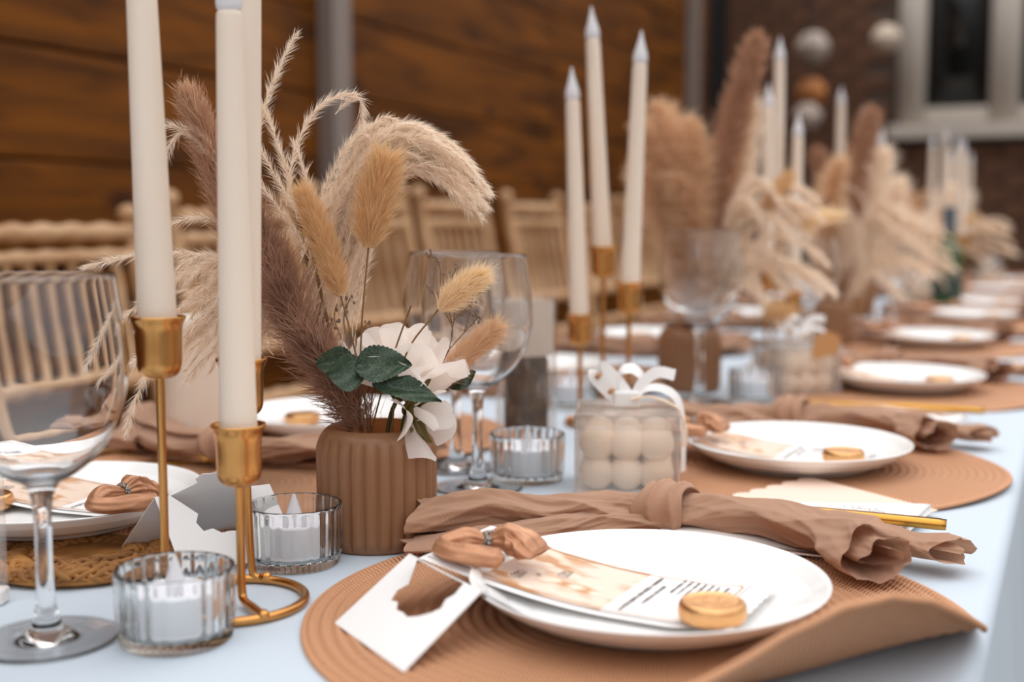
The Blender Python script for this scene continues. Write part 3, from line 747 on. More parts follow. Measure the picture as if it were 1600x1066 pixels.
# ---- fluted tealight glass with an electric candle
def tealight_meshes():
    n = 24
    flute = lambda A, Z, R: np.where((R > 0.0305) & (Z > 0.0062) & (Z < 0.0395), 1 - 0.045 * np.abs(np.cos(A * n / 2)) ** 2, np.where((R > 0.0295) & (Z > 0.0008) & (Z <= 0.0062), 1 - 0.05 * np.abs(np.cos(A * n)) ** 2, 1.0))
    prof = [(0, 0.0), (0.0285, 0.0), (0.0300, 0.0010), (0.0305, 0.0045), (0.0306, 0.0062), (0.0313, 0.0075), (0.0318, 0.015), (0.0322, 0.030), (0.0323, 0.0385), (0.0321, 0.0402), (0.0308, 0.0408), (0.0292, 0.0402),
            (0.0284, 0.036), (0.0280, 0.020), (0.0276, 0.0085), (0.026, 0.0066), (0, 0.0062)]
    g = M('glass_cup', lathe(prof, n * 8, flute))
    c = M('wax_cup', lathe(smooth_curve([(0, 0.0066), (0.0198, 0.0066), (0.0202, 0.008), (0.0202, 0.0270), (0.0196, 0.0276), (0.0165, 0.0272), (0.0155, 0.0252), (0.004, 0.0248), (0.0, 0.0248)], 40), 40))
    f = M('plastic_flame', lathe([(0, 0.0245), (0.0040, 0.0245), (0.0056, 0.028), (0.0056, 0.032), (0.0042, 0.037), (0.0024, 0.0425), (0.0012, 0.046), (0, 0.0472)], 20))
    return g, c, f
TG, TCUP, TFL = tealight_meshes()
def tealight(c, label, s=1.0, rot=0.0):
    t = thing('tealight_holder', label, 'candle holder', (c[0], c[1], T + 0.0004), rot, 'fluted glass tealight holders'); t.scale = (s, s, s)
    link('glass_cup', TG, m_tea_glass, t); cu = link('wax_cup', TCUP, m_white_wax, t); link('plastic_flame', TFL, m_flame, cu); return t

# ---- wine glass
def wine_meshes():
    foot = [(0, 0.0004), (0.0360, 0.0), (0.0364, 0.0), (0.0386, 0.0004), (0.0388, 0.0010), (0.036, 0.0013), (0.026, 0.0015), (0.0150, 0.0026), (0.0080, 0.0095), (0.0056, 0.020), (0.0047, 0.032), (0.0044, 0.050), (0.0047, 0.068), (0.0060, 0.079), (0.0092, 0.0865)]
    bowl = [(0.018, 0.0915), (0.030, 0.1015), (0.0400, 0.117), (0.0456, 0.136), (0.0468, 0.150), (0.0455, 0.168), (0.0432, 0.185), (0.0415, 0.1985)]
    outer = smooth_curve(foot[5:] + bowl, 120)
    inner = smooth_curve([(0.0403, 0.1985), (0.0420, 0.185), (0.0443, 0.168), (0.0456, 0.150), (0.0444, 0.1365), (0.0389, 0.118), (0.0292, 0.1032), (0.017, 0.0935), (0.008, 0.0903), (0.0, 0.0896)], 50)
    lip = [(0.0413, 0.1992), (0.0409, 0.1994), (0.0405, 0.1992)]
    prof = np.vstack([np.array(foot[:5]), outer, lip, inner])
    return M('wine_glass', lathe(prof, 96))
WINE = wine_meshes()
def wine_glass(c, label, s=1.0):
    o = link('wine_glass', WINE, m_glass, None, (c[0], c[1], T + 0.0004)); o.scale = s if isinstance(s, tuple) else (s, s, s); return tag(o, label, 'glass', 'clear balloon wine glasses')

# ---- gold holder with three cups, and taper candles
CUP = M('candle_cup', lathe(smooth_curve([(0, 0.0), (0.004, -0.0005), (0.0095, 0.0012), (0.0124, 0.0055), (0.0130, 0.012), (0.0132, 0.024), (0.0138, 0.0305), (0.0158, 0.0352), (0.0160, 0.0362), (0.0148, 0.0362), (0.0127, 0.031), (0.0121, 0.024), (0.0118, 0.010), (0.010, 0.006), (0, 0.0052)], 70), 48))
def candle_holder(c, arms, label, ring_r=0.042):
    """arms: (u, w, cup height, foot angle on ring, rod foot (u, w) or None)"""
    t = thing('candle_stand', label, 'candle holder', off(c, 0, 0, 0.0), YAW, 'gold three-cup candle stands')
    a = np.linspace(0, 2 * PI, 64, endpoint=False)
    link('ring_base', M('ring_base', tube(np.stack([ring_r * np.cos(a), ring_r * np.sin(a), np.full(64, 0.0031)], -1), 0.0028, 12, False, True)), m_gold, t)
    for (u, w, h, ang, foot) in arms:
        j = np.array([ring_r * math.cos(ang), ring_r * math.sin(ang), 0.0045]); f = np.array([foot[0], foot[1], 0.0045])
        d = f - j; L = np.linalg.norm(d)
        pts = [j, j + d * 0.5, j + d * (1 - min(0.9, 0.006 / max(L, 0.007))), f + np.array([0, 0, 0.005]), f + (np.array([u, w, h]) - f) * 0.5, np.array([u, w, h + 0.001])]
        link('rod', M('rod', tube(smooth_curve(pts, 60), 0.0026, 10)), m_gold, t)
        link('solder_bead', M('solder_bead', sphere(j + np.array([0, 0, 0.0]), 0.0038, 10, 7)), m_gold, t)
        link('candle_cup', CUP, m_gold, t, (u, w, h))
    return t
def candle_meshes(L, r0, r1):
    p = [(0, 0), (r0 * 0.97, 0), (r0, 0.003)] + [(r0 + (r1 - r0) * f, L * f) for f in np.linspace(0.05, 0.97, 16)] + [(r1 * 0.98, L * 0.99), (r1 * 0.8, L), (0, L)]
    b = M('wax_body', lathe(p, 40))
    f = M('plastic_flame', lathe(smooth_curve([(0, L - 0.001), (r1 * 0.80, L - 0.001), (r1 * 1.02, L + 0.002), (r1 * 0.98, L + 0.008), (r1 * 0.66, L + 0.017), (r1 * 0.3, L + 0.027), (r1 * 0.12, L + 0.034), (0, L + 0.0355)], 30), 24))
    return b, f
def candle(c, u, w, z, L, tilt_u, label, r0=0.0114, r1=0.0080, tilt_w=0.0, group='ivory taper candles in the gold stands'):
    t = thing('taper_candle', label, 'candle', off(c, u, w, z), (0, 0, 0), group)
    t.rotation_mode = 'XYZ'; t.rotation_euler = (tilt_w * CY - 0, 0, 0)
    # tilt towards the row-facing axis
    from mathutils import Matrix
    ax = Vector((-SY, CY, 0)); m = Matrix.Rotation(tilt_u, 4, ax) @ Matrix.Rotation(-tilt_w, 4, Vector((CY, SY, 0)))
    t.rotation_euler = m.to_euler()
    b, f = candle_meshes(L, r0, r1)
    link('wax_body', b, m_wax, t); link('plastic_flame', f, m_flame, t); return t

# ---- favour box of clear film with a bubble candle, ribbon bow and pearl string
def favour_proto():
    t = thing('favour_box', 'x', 'gift box'); S, H = 0.0425, 0.068
    walls = [box(-S, S, -S, -S + 0.0004, 0.001, H), box(-S, S, S - 0.0004, S, 0.001, H), box(-S, -S + 0.0004, -S + 0.0005, S - 0.0005, 0.001, H), box(S - 0.0004, S, -S + 0.0005, S - 0.0005, 0.001, H)]
    link('film_wall', M('film_wall', merge(walls), False), m_film, t)
    lid = merge([box(-S - 0.0006, S + 0.0006, -S - 0.0006, S + 0.0006, H, H + 0.0004), box(-S - 0.001, S + 0.001, -S - 0.001, -S - 0.0006, H - 0.012, H), box(-S - 0.001, S + 0.001, S + 0.0006, S + 0.001, H - 0.012, H), box(-S - 0.001, -S - 0.0006, -S, S, H - 0.012, H), box(S + 0.0006, S + 0.001, -S, S, H - 0.012, H)])
    link('lid', M('lid', lid, False), m_film, t)
    link('floor_card', bev_box('floor_card', -S + 0.001, S - 0.001, -S + 0.001, S - 0.001, 0.0012, 0.0026, 0.0004, 1), m_card, t)
    d = 0.0246; bub = [sphere(((i - 1) * d, (j - 1) * d, 0.0170 + k * d), 0.0149, 20, 13) for i in range(3) for j in range(3) for k in range(2)]
    link('bubble_candle', M('bubble_candle', merge(bub)), m_bubble, t)
    def ribbon(name, pts, w, parent, side=(0, 1, 0)):
        P = smooth_curve(pts, 34); n_ = norm(np.cross(np.gradient(P, axis=0), np.array(side, float))); sd = norm(np.cross(n_, np.gradient(P, axis=0)))
        V = np.stack([P - sd * w / 2, P, P + sd * w / 2], 1); return link(name, np_mesh(name, V, grid_faces(34, 3)), m_ribbon, parent)
    edges = [tube(np.array([(sx_ * S, sy_ * S, 0.001), (sx_ * S, sy_ * S, H / 2), (sx_ * S, sy_ * S, H)]), 0.0005, 6) for sx_ in (-1, 1) for sy_ in (-1, 1)]
    edges += [tube(np.array([(-S, sy_ * S, H), (0, sy_ * S, H), (S, sy_ * S, H)]), 0.0006, 6) for sy_ in (-1, 1)] + [tube(np.array([(sx_ * S, -S, H), (sx_ * S, 0, H), (sx_ * S, S, H)]), 0.0006, 6) for sx_ in (-1, 1)]
    link('film_fold', M('film_fold', merge(edges)), m_film_fold, t)
    z = H + 0.001
    bow = link('ribbon_bow', M('ribbon_bow', merge([box(-0.011, 0.011, -0.007, 0.006, z, z + 0.014)]), False), m_ribbon, t)
    bow.data = bev_box('ribbon_bow', -0.012, 0.011, -0.007, 0.006, z, z + 0.014, 0.004, 3); bow.data.materials.append(m_ribbon)
    ribbon('ribbon_loop', [(-0.006, 0, z + 0.006), (-0.018, -0.004, z + 0.017), (-0.027, -0.006, z + 0.028), (-0.022, -0.002, z + 0.033), (-0.010, 0.0, z + 0.022), (0.0, 0, z + 0.008)], 0.013, bow, (0.72, 0.25, 0.65))
    ribbon('ribbon_loop', [(-0.004, 0.002, z + 0.008), (-0.006, 0.006, z + 0.026), (0.003, 0.010, z + 0.032), (0.012, 0.010, z + 0.024), (0.010, 0.006, z + 0.010)], 0.013, bow, (0.1, 0.8, 0.55))
    ribbon('ribbon_loop', [(0.006, 0, z + 0.008), (0.014, 0.001, z + 0.022), (0.026, 0.0, z + 0.030), (0.040, -0.002, z + 0.028)], 0.010, bow, (-0.45, 0.35, 0.8))
    ribbon('ribbon_loop', [(0.006, -0.003, z + 0.008), (0.018, -0.004, z + 0.017), (0.032, -0.004, z + 0.016), (0.043, -0.003, z + 0.006), (0.0475, -0.002, z - 0.018), (0.048, -0.002, z - 0.055)], 0.009, bow, (0.35, 0.6, 0.5))
    # gold print blocks on the ribbon
    for (x, y, zz, a) in ((-0.0245, -0.0085, z + 0.0275, -0.9), (-0.0135, -0.0065, z + 0.0145, -0.8)):
        V, Q, _ = box(-0.003, 0.003, -0.001, 0.001, -0.002, 0.002); ca, sa = math.cos(a), math.sin(a); W_ = V.copy(); W_[:, 0] = V[:, 0] * ca + V[:, 2] * sa + x; W_[:, 2] = -V[:, 0] * sa + V[:, 2] * ca + zz; W_[:, 1] = V[:, 1] * 0.3 + y - 0.002
        link('gold_motif', M('gold_motif', (W_, Q, None), False), m_goldink, bow)
    pr = []
    for o_, ex in ((0.0, 0.047), (0.004, 0.0495)):
        P = smooth_curve([(0.004, -0.008 - o_, z + 0.008), (0.018, -0.010 - o_, z + 0.0105), (0.034, -0.012 - o_, z + 0.006), (0.044, -0.012, z - 0.001), (ex, -0.012, z - 0.016), (ex, -0.012, z - 0.030)], 30)
        pr += [sphere(p, 0.00125, 8, 6) for p in P]
    link('pearl_string', M('pearl_string', merge(pr)), m_pearl, t)['kind'] = 'stuff'
    return t

# ---- cutlery, stationery
def knife_mesh():
    """handle end at origin, pointing to -X"""
    n = 40; x = -np.linspace(0, 0.21, n)
    hw = np.interp(-x, [0, 0.003, 0.09, 0.10, 0.13, 0.19, 0.21], [0.0050, 0.0056, 0.0046, 0.0040, 0.0085, 0.0080, 0.0015]); th = np.interp(-x, [0, 0.003, 0.09, 0.11, 0.21], [0.0030, 0.0034, 0.0030, 0.0012, 0.0005])
    sec = [(-1, 0.2), (-0.75, 1), (0.75, 1), (1, 0.2), (1, -0.2), (0.75, -1), (-0.75, -1), (-1, -0.2)]
    V = np.array([[(x[i], hw[i] * a, th[i] * b + 0.0036) for a, b in sec] for i in range(n)]); Q = grid_faces(n, 8, False, True)
    V2 = np.vstack([V.reshape(-1, 3)]); q2 = np.array([[0, 1, 2, 3], [0, 3, 4, 7], [4, 5, 6, 7]])
    return np_mesh('table_knife', V2, np.vstack([Q, q2]), None, False)
KNIFE = knife_mesh()
def fork_mesh():
    parts = []
    def bar(xs, ys, hw, z): 
        n = len(xs); V = np.array([[(xs[i], ys[i] + hw[i] * a, z[i] + 0.0012 * b) for a, b in ((-1, 0), (0, 1), (1, 0), (0, -1))] for i in range(n)])
        return V.reshape(-1, 3), np.vstack([grid_faces(n, 4, False, True), [[0, 1, 2, 3]], [[4 * n - 1, 4 * n - 2, 4 * n - 3, 4 * n - 4]]]), None
    xs = -np.linspace(0, 0.15, 20); z = 0.004 + 0.004 * np.sin(np.linspace(0, PI, 20))
    parts.append(bar(xs, np.zeros(20), np.interp(-xs, [0, 0.08, 0.12, 0.135, 0.15], [0.0045, 0.003, 0.003, 0.010, 0.0115]), z))
    for y in (-0.0095, -0.0032, 0.0032, 0.0095):
        parts.append(bar(-np.linspace(0.149, 0.195, 8), np.full(8, y), np.linspace(0.0021, 0.0012, 8), 0.004 + 0.006 * np.linspace(0, 1, 8) ** 2))
    return np_mesh('table_fork', *merge(parts))
FORK = fork_mesh()
def stationery_meshes():
    # scalloped blush card (local frame: relative to first plate centre) and white folded paper napkin
    c = np.array([-0.215, 0.651]); A, B, C, D = [np.array(p) - c for p in ((-0.252, 0.932), (-0.199, 1.053), (-0.088, 0.973), (-0.13, 0.86))]
    pts = []; n = 6
    for k in range(n):
        for q in np.linspace(0, 1, 8, endpoint=False):
            f = (k + q) / n; nrm = np.array([-(B - A)[1], (B - A)[0]]) / np.linalg.norm(B - A)
            pts.append(A + (B - A) * f + nrm * 0.0055 * math.sin(PI * q))
    pts += [B, C, D]
    pink = flat_panel('blush_card', [(p[0], p[1], 0.0) for p in pts], 0.0006)
    P = [np.array(p) - c for p in ((-0.262, 0.918), (-0.092, 0.962), (-0.090, 0.868), (-0.11, 0.80), (-0.26, 0.80))]
    nx, ny = 30, 24; V = np.zeros((nx, ny, 3))
    for i, u in enumerate(np.linspace(0, 1, nx)):
        for j, v in enumerate(np.linspace(0, 1, ny)):
            p = (1 - v) * ((1 - u) * (P[4]) + u * P[3]) + v * ((1 - u) * P[0] + u * P[1]); V[i, j] = (p[0], p[1], 0.003 + 0.0012 * math.sin(6 * u + 2 * v) + 0.0025 * v)
    top = V.reshape(-1, 3); bot = top.copy(); bot[:, 2] = 0.0004
    q1 = grid_faces(nx, ny); q2 = q1[:, ::-1] + nx * ny
    rim = [i * ny for i in range(nx)] + [(nx - 1) * ny + j for j in range(1, ny)] + [i * ny + ny - 1 for i in range(nx - 2, -1, -1)] + [j for j in range(ny - 2, 0, -1)]
    q3 = [[rim[k], rim[(k + 1) % len(rim)], rim[(k + 1) % len(rim)] + nx * ny, rim[k] + nx * ny] for k in range(len(rim))]
    white = np_mesh('paper_napkin', np.vstack([top, bot]), np.vstack([q1, q2, np.array(q3)]))
    # script flourish printed on it
    tt = np.linspace(0, 1, 80); sx_ = -0.150 - c[0] + 0.030 * tt + 0.004 * np.cos(tt * 30); sy_ = 0.925 - c[1] + 0.006 * np.sin(tt * 30) * np.abs(np.sin(tt * 7)) - 0.004 * tt
    d = np.stack([sx_, sy_], -1); g = norm(np.gradient(d, axis=0)); n_ = np.stack([-g[:, 1], g[:, 0]], -1) * 0.0004
    Vs = np.vstack([np.c_[d + n_, np.full(80, 0.0072)], np.c_[d - n_, np.full(80, 0.0072)]]); i = np.arange(79)
    scr = np_mesh('script_print', Vs, np.stack([i, i + 1, 80 + i + 1, 80 + i], -1))
    return pink, white, scr
PINK, WHITE, SCR = stationery_meshes()

# ---- fluted vase
def vase_mesh():
    n = 26; R, H = 0.0425, 0.084
    o = [(0, 0), (0.036, 0.0), (0.0400, 0.0018), (0.0420, 0.006), (R, 0.012), (R, 0.064), (0.0418, 0.0715), (0.0385, 0.0790), (0.0345, 0.0828), (0.0322, 0.0838), (0.0312, 0.0836), (0.0312, 0.082), (0.035, 0.078), (0.0378, 0.071), (0.0386, 0.062), (0.0386, 0.012), (0.036, 0.006), (0, 0.005)]
    p = smooth_curve(o, 110)
    fl = lambda A, Z, Rr: np.where((Z > 0.0) & (Rr > 0.0395), 1 - 0.075 * (1 - np.abs(np.sin(A * n / 2))) ** 1.5 * np.clip((0.083 - Z) / 0.01, 0, 1) * np.clip((Rr - 0.0395) / 0.0015, 0, 1), 1.0)
    return M('fluted_vase', lathe(p, n * 10, fl))
VASE = vase_mesh()
def vase(c, label): return tag(link('fluted_vase', VASE, m_vase, None, (c[0], c[1], T + 0.0004), (0, 0, YAW)), label, 'vase', 'frosted brown fluted vases')

# ------------------------------------------------------------------ dried flowers (each stem is a thing standing in its vase)
K1 = 0.000457
def q1(dx, dy, w=0.0, k=K1): return np.array([dx * k, w, dy * k])
def bez(a, b, c, n=40):
    t = np.linspace(0, 1, n)[:, None]; return (1 - t) ** 2 * a + 2 * t * (1 - t) * b + t ** 2 * c
def stem_root(name, label, cat, c, group): return thing(name, label, cat, (c[0], c[1], T + 0.0004), YAW, group)
GR = 'dried stems in the first vase'

def spike(c, spine, r, n, L, m, label, group, seed, tipmat=None, W=0.00042, ang=0.75, stem_pts=None):
    t = stem_root('pampas_spike', label, 'dried flower', c, group)
    P = smooth_curve(spine, 60)
    prof = lambda f: np.interp(f, [0, 0.12, 0.6, 0.9, 1], [0.75, 1, 1.0, 0.75, 0.45])
    link('plume', M('plume', plume(P, n, L, ang, W, r * 0.75, prof, (0.02, 0, -0.12), seed)), m, t)
    if tipmat is not None:
        link('plume_tip', M('plume_tip', plume(P[-14:], n // 7, L * 1.0, 0.45, W, r * 0.3, lambda f: np.interp(f, [0, 0.4, 1], [1, 1, 0.6]), (0, 0, 0), seed + 1)), tipmat, t)
    st = smooth_curve(stem_pts, 20) if stem_pts is not None else np.vstack([P[0] + (P[0] - P[12]) * np.linspace(2.0, 0, 8)[:, None], P[::4]])
    link('stem', M('stem', tube(st, 0.0011, 6)), m_stem, t)
    return t

def feathery(c, base, branches, label, group, seed, n=240, L=0.0085, W=0.00040, m=None, seeds=True):
    t = stem_root('feather_grass', label, 'dried flower', c, group); m = m or m_cream_hair; rg = np.random.default_rng(seed)
    link('stem', M('stem', tube(smooth_curve(base, 24), 0.0012, 6)), m_stem, t)
    for i, (a, b, e) in enumerate(branches):
        P = bez(a, b, e); ln = np.linalg.norm(np.diff(P, axis=0), axis=1).sum(); k = int(n * ln / 0.12)
        prof = lambda f: np.interp(f, [0, 0.15, 0.8, 1], [0.55, 1, 1, 0.6])
        H = plume(P, k, L * 1.1, 0.55, W * 0.9, 0.0006, prof, (0, 0, -0.10), seed * 50 + i, 0.08)
        bm_ = M('branchlet', merge([H, tube(P[::3], 0.00035, 5)])); o = link('branchlet', bm_, m, t)
        if seeds:
            ks = int(ln / 0.0026); ts = np.linspace(0.1, 0.98, max(ks, 3)); X, Y = along(P, ts); r_ = norm(rg.normal(size=X.shape)); D = norm(Y + r_ * 0.45)
            V, Q, Tr = hairs(X, D, 0.0042 * (0.7 + 0.6 * rg.random(len(X))), 0.00075, None, rg)
            s_ = link('seed_husks', np_mesh('seed_husks', V, Q, Tr), m_seed, o); s_['kind'] = 'stuff'
    return t

def bunny(c, stem, body, r, n, m, label, group, seed, awn=0.014):
    t = stem_root('bunny_tail_grass', label, 'dried flower', c, group)
    S = smooth_curve(stem, 30); link('stem', M('stem', tube(S, 0.00062, 6)), m_stem, t)
    P = smooth_curve(body, 30); rg = np.random.default_rng(seed)
    prof = lambda f: np.clip(np.sin(PI * np.clip(f * 0.88 + 0.08, 0, 1)), 0, 1) ** 0.6
    tt = rg.random(n); X, Y = along(P, tt); rad = rg.normal(size=(n, 3)); rad = norm(rad - Y * (rad * Y).sum(1, keepdims=True))
    D = norm(Y * 1.0 + rad * 0.66 + rg.normal(size=(n, 3)) * 0.26)
    H = hairs(X + rad * (r * 0.56 * prof(tt))[:, None], D, r * (0.7 + 0.9 * rg.random(n) ** 2), 0.00034, None, rg)
    na = n // 7; ta = 0.35 + 0.65 * rg.random(na); X2, Y2 = along(P, ta); r2 = norm(rg.normal(size=(na, 3))); A_ = hairs(X2, norm(Y2 + r2 * 0.35), awn * (0.7 + 0.6 * rg.random(na)), 0.0002, None, rg)
    core = tube(P, np.maximum(r * 0.6 * prof(np.linspace(0, 1, 30)), 0.0004), 14)
    link('fluffy_head', M('fluffy_head', merge([core, H, A_])), m, t)
    return t

def leaf_mesh(name, W, L, fold=0.25, droop=0.3, seed=0):
    nu, nv = 15, 40; V = np.zeros((nv, nu, 3)); U = np.zeros((nv, nu)); Vv = np.zeros((nv, nu))
    for i, v in enumerate(np.linspace(0, 1, nv)):
        w = W * (math.sin(PI * v ** 0.75) ** 0.8 if 0 < v < 1 else 0.0); teeth = 1 + 0.10 * (1 - 2 * abs((v * 13) % 1 - 0.5))
        for j, u in enumerate(np.linspace(-1, 1, nu)):
            x = w * u * (teeth if abs(u) > 0.9 else 1); V[i, j] = (x, v * L, fold * abs(x) - droop * L * v * v + 0.0012 * math.sin(9 * v + 4 * u + seed)); U[i, j] = u * 0.5 + 0.5; Vv[i, j] = v
    me = np_mesh(name, V, grid_faces(nv, nu)); set_uv(me, U, Vv); return me
def orient(o, pos, fwd, up):
    from mathutils import Matrix
    y = Vector(fwd).normalized(); z = Vector(up); z = (z - y * z.dot(y)).normalized(); x = y.cross(z)
    o.matrix_local = Matrix(((x.x, y.x, z.x, pos[0]), (x.y, y.y, z.y, pos[1]), (x.z, y.z, z.z, pos[2]), (0, 0, 0, 1)))

def petal_mesh(W, H, a0, a1, cup, r0, seed):
    """petal wrapping an axis (z): grows from radius r0; a0->a1 opening angle from the axis"""
    rg = np.random.default_rng(seed); nu, nv = 15, 16; V = np.zeros((nv, nu, 3)); p = rg.random(4) * 6
    rho, z = r0, 0.0; pr = []
    for v in np.linspace(0, 1, nv):
        a = a0 + (a1 - a0) * v ** 2.2; pr.append((rho, z)); rho += H / (nv - 1) * math.sin(a); z += H / (nv - 1) * math.cos(a)
    for i, v in enumerate(np.linspace(0, 1, nv)):
        w = W * (0.28 + 0.72 * math.sin(PI / 2 * min(1, v * 1.5)) ) 
        for j, u in enumerate(np.linspace(-1, 1, nu)):
            rr, zz = pr[i]; az = u * w / max(rr + cup, 0.006)
            r2 = rr * (1 + 0.10 * u * u * v) + 0.0016 * v * v * math.sin(4 * u + p[0]); z2 = zz - 0.34 * H * abs(u) ** 2.8 * v + 0.0010 * v * math.sin(4 * u + p[1])
            V[i, j] = (r2 * math.cos(az), r2 * math.sin(az), z2)
    return np_mesh('petal', V, grid_faces(nv, nu))

def rose(c, head, axis, stem, label, group, rings, sepals=5, seed=0, leaves=()):
    t = stem_root('silk_rose', label, 'flower', c, group)
    link('stem', M('stem', tube(smooth_curve(stem, 30), 0.0016, 8)), m_green_stem, t)
    hd = np.array(head); ax = Vector(axis).normalized(); quat = Vector((0, 0, 1)).rotation_difference(ax)
    k = seed * 100
    for (n, W, H, a0, a1, r0, cup, dz, az0, tl) in rings:
        for i in range(n):
            o = link('petal', petal_mesh(W, H, a0, a1, cup, r0, k), m_petal, t); k += 1
            from mathutils import Quaternion
            o.rotation_mode = 'QUATERNION'; o.rotation_quaternion = quat @ Quaternion((0, 0, 1), az0 + i * 2 * PI / n + 0.12 * math.sin(k))
            o.location = Vector(hd) + ax * dz
    cal = link('calyx', M('calyx', lathe(smooth_curve([(0, -0.004), (0.0035, -0.003), (0.0065, 0.001), (0.0075, 0.005), (0.006, 0.008)], 20), 20)), m_calyx, t)
    cal.rotation_mode = 'QUATERNION'; cal.rotation_quaternion = quat; cal.location = hd
    for i in range(sepals):
        o = link('sepal', leaf_mesh('sepal', 0.0065, 0.024, 0.2, -0.2, i), m_calyx, t); a = i * 2 * PI / sepals + 0.4
        x = ax.orthogonal().normalized(); y = ax.cross(x); d = x * math.cos(a) + y * math.sin(a)
        orient(o, hd + np.array(d) * 0.004, d * 0.75 + ax * 0.8, ax * -0.6 + d)
    for (pos, fwd, up, W, L, dr) in leaves:
        o = link('leaf', leaf_mesh('leaf', W, L, 0.25, dr, k), m_leaf, t); orient(o, pos, fwd, up); k += 1
    return t

def sprig(c, stem, twigs, label, group, seed):
    t = stem_root('dried_limonium', label, 'dried flower', c, group); rg = np.random.default_rng(seed)
    link('stem', M('stem', tube(smooth_curve(stem, 24), 0.0006, 6)), m_stem, t)
    fl = []
    for tw in twigs:
        P = smooth_curve(tw, 16); link('twig', M('twig', tube(P, 0.00042, 5)), m_stem, t)
        for q in range(9):
            f = 0.55 + 0.5 * rg.random(); X, Y = along(P, np.array([min(f, 1)])); p = X[0] + rg.normal(size=3) * 0.0016
            fl.append(sphere(p, np.array([0.0009, 0.0009, 0.0013]) * (0.8 + 0.6 * rg.random()), 6, 5))
    link('florets', M('florets', merge(fl)), mat('limonium_floret', lin(150, 124, 108), 0.8, translucent=0.2), t)['kind'] = 'stuff'
    return t

# ------- first bouquet: design coordinates are (right, up) of the vase foot in units of K1
V1 = (-0.444, 0.732)
vase(V1, 'frosted brown fluted vase holding the rose bouquet at the near end')
B1 = []
# long dusky spike leaning left
B1.append(spike(V1, [q1(-22, 185, -0.006), q1(-58, 250, -0.008), q1(-118, 345, -0.006), q1(-165, 450, 0.0), q1(-205, 540, 0.004)], 0.012, 9500, 0.020, m_dusky_hair,
    'long dusky brown pampas spike leaning left from the first vase', GR, 11, None, 0.00048, 0.85, [q1(5, 15, 0), q1(-22, 185, -0.006)]))
B1.append(spike(V1, [q1(-215, 460, 0.016), q1(-245, 560, 0.018), q1(-268, 640, 0.018), q1(-290, 695, 0.018)], 0.009, 3800, 0.018, m_rose_hair,
    'tan tipped pampas spike showing left of the front candle', GR, 13, m_tan_hair, 0.00042, 0.6, [q1(0, 15, 0.01), q1(-60, 220, 0.012), q1(-170, 380, 0.015), q1(-215, 460, 0.016)]))
rg = np.random.default_rng(5)
br = []
for i in range(62):                                   # arching to the right
    f = i / 61; j = rg.random()
    st = q1(-40 - 85 * rg.random(), 290 + 170 * rg.random(), 0.008 + 0.024 * rg.random())
    ex = -15 + 192 * (f ** 0.7); ey = 655 - 85 * max(0, (ex - 10) / 165) ** 1.6 - 105 * j * (0.3 + f * 0.7)
    en = q1(ex, ey, 0.012 + 0.03 * rg.random())
    mid = q1(-70 + 0.42 * (ex + 60), 700 + 55 * f - 70 * j, 0.012 + 0.02 * rg.random())
    br.append((st, mid, en))
br += [(q1(-185, 600, 0.008), q1(-165, 700, 0.006), q1(-115, 778, 0.004)), (q1(-120, 500, 0.008), q1(-150, 660, 0.006), q1(-185, 690, 0.006)),
       (q1(-135, 520, 0.004), q1(-120, 690, 0.004), q1(-30, 690, 0.008)), (q1(-60, 660, 0.010), q1(-10, 720, 0.010), q1(-20, 640, 0.012)),
       (q1(-95, 480, 0.0), q1(-150, 560, 0.0), q1(-188, 640, 0.0)), (q1(-100, 440, 0.0), q1(-140, 520, 0.0), q1(-180, 560, 0.0)), (q1(-80, 400, 0.02), q1(-100, 560, 0.02), q1(-130, 620, 0.02))]
B1.append(feathery(V1, [q1(0, 12, 0.01), q1(-30, 190, 0.012), q1(-75, 330, 0.015), q1(-100, 450, 0.014)], br,
    'large cream feather grass arching right over the first bouquet', GR, 3, 560, 0.0105, 0.00036))
bl = []
for i in range(52):                                   # hanging to the left
    f = i / 51; st = q1(-110 - 60 * rg.random(), 285 + 150 * rg.random(), 0.006 + 0.022 * rg.random())
    ex = -190 - 140 * rg.random(); ey = 430 - 170 * f + 20 * rg.random() - 0.28 * (-190 - ex) * 1.0
    bl.append((st, q1((ex - 150) / 2 - 10, ey + 95, 0.012), q1(ex, ey, 0.0 + 0.03 * rg.random())))
bl += [(q1(-200, 430, 0.014), q1(-330, 470, 0.016), q1(-455, 425, 0.012)), (q1(-250, 380, 0.014), q1(-380, 420, 0.014), q1(-450, 265, 0.010)), (q1(-260, 350, 0.01), q1(-360, 310, 0.012), q1(-395, 165, 0.008)),
       (q1(-230, 330, 0.01), q1(-350, 320, 0.012), q1(-425, 240, 0.010)), (q1(-230, 400, 0.014), q1(-300, 470, 0.016), q1(-370, 330, 0.012)), (q1(-220, 480, 0.014), q1(-262, 520, 0.014), q1(-322, 490, 0.014)),
       (q1(-245, 600, 0.012), q1(-290, 680, 0.012), q1(-325, 590, 0.012)), (q1(-240, 580, 0.012), q1(-300, 660, 0.012), q1(-330, 640, 0.012))]
B1.append(feathery(V1, [q1(-6, 12, 0.008), q1(-50, 180, 0.012), q1(-110, 290, 0.014), q1(-175, 400, 0.014)], bl,
    'cream feather grass drooping left behind the near candles', GR, 4, 520, 0.0100, 0.00036))
B1.append(bunny(V1, [q1(-18, 12, -0.004), q1(-24, 200, -0.006), q1(-18, 340, -0.01), q1(-6, 458, -0.012)], [q1(-6, 458, -0.012), q1(4, 520, -0.012), q1(22, 590, -0.012)], 0.0145, 3600, m_bunny, 'plump golden bunny tail upright in the first bouquet', GR, 21))
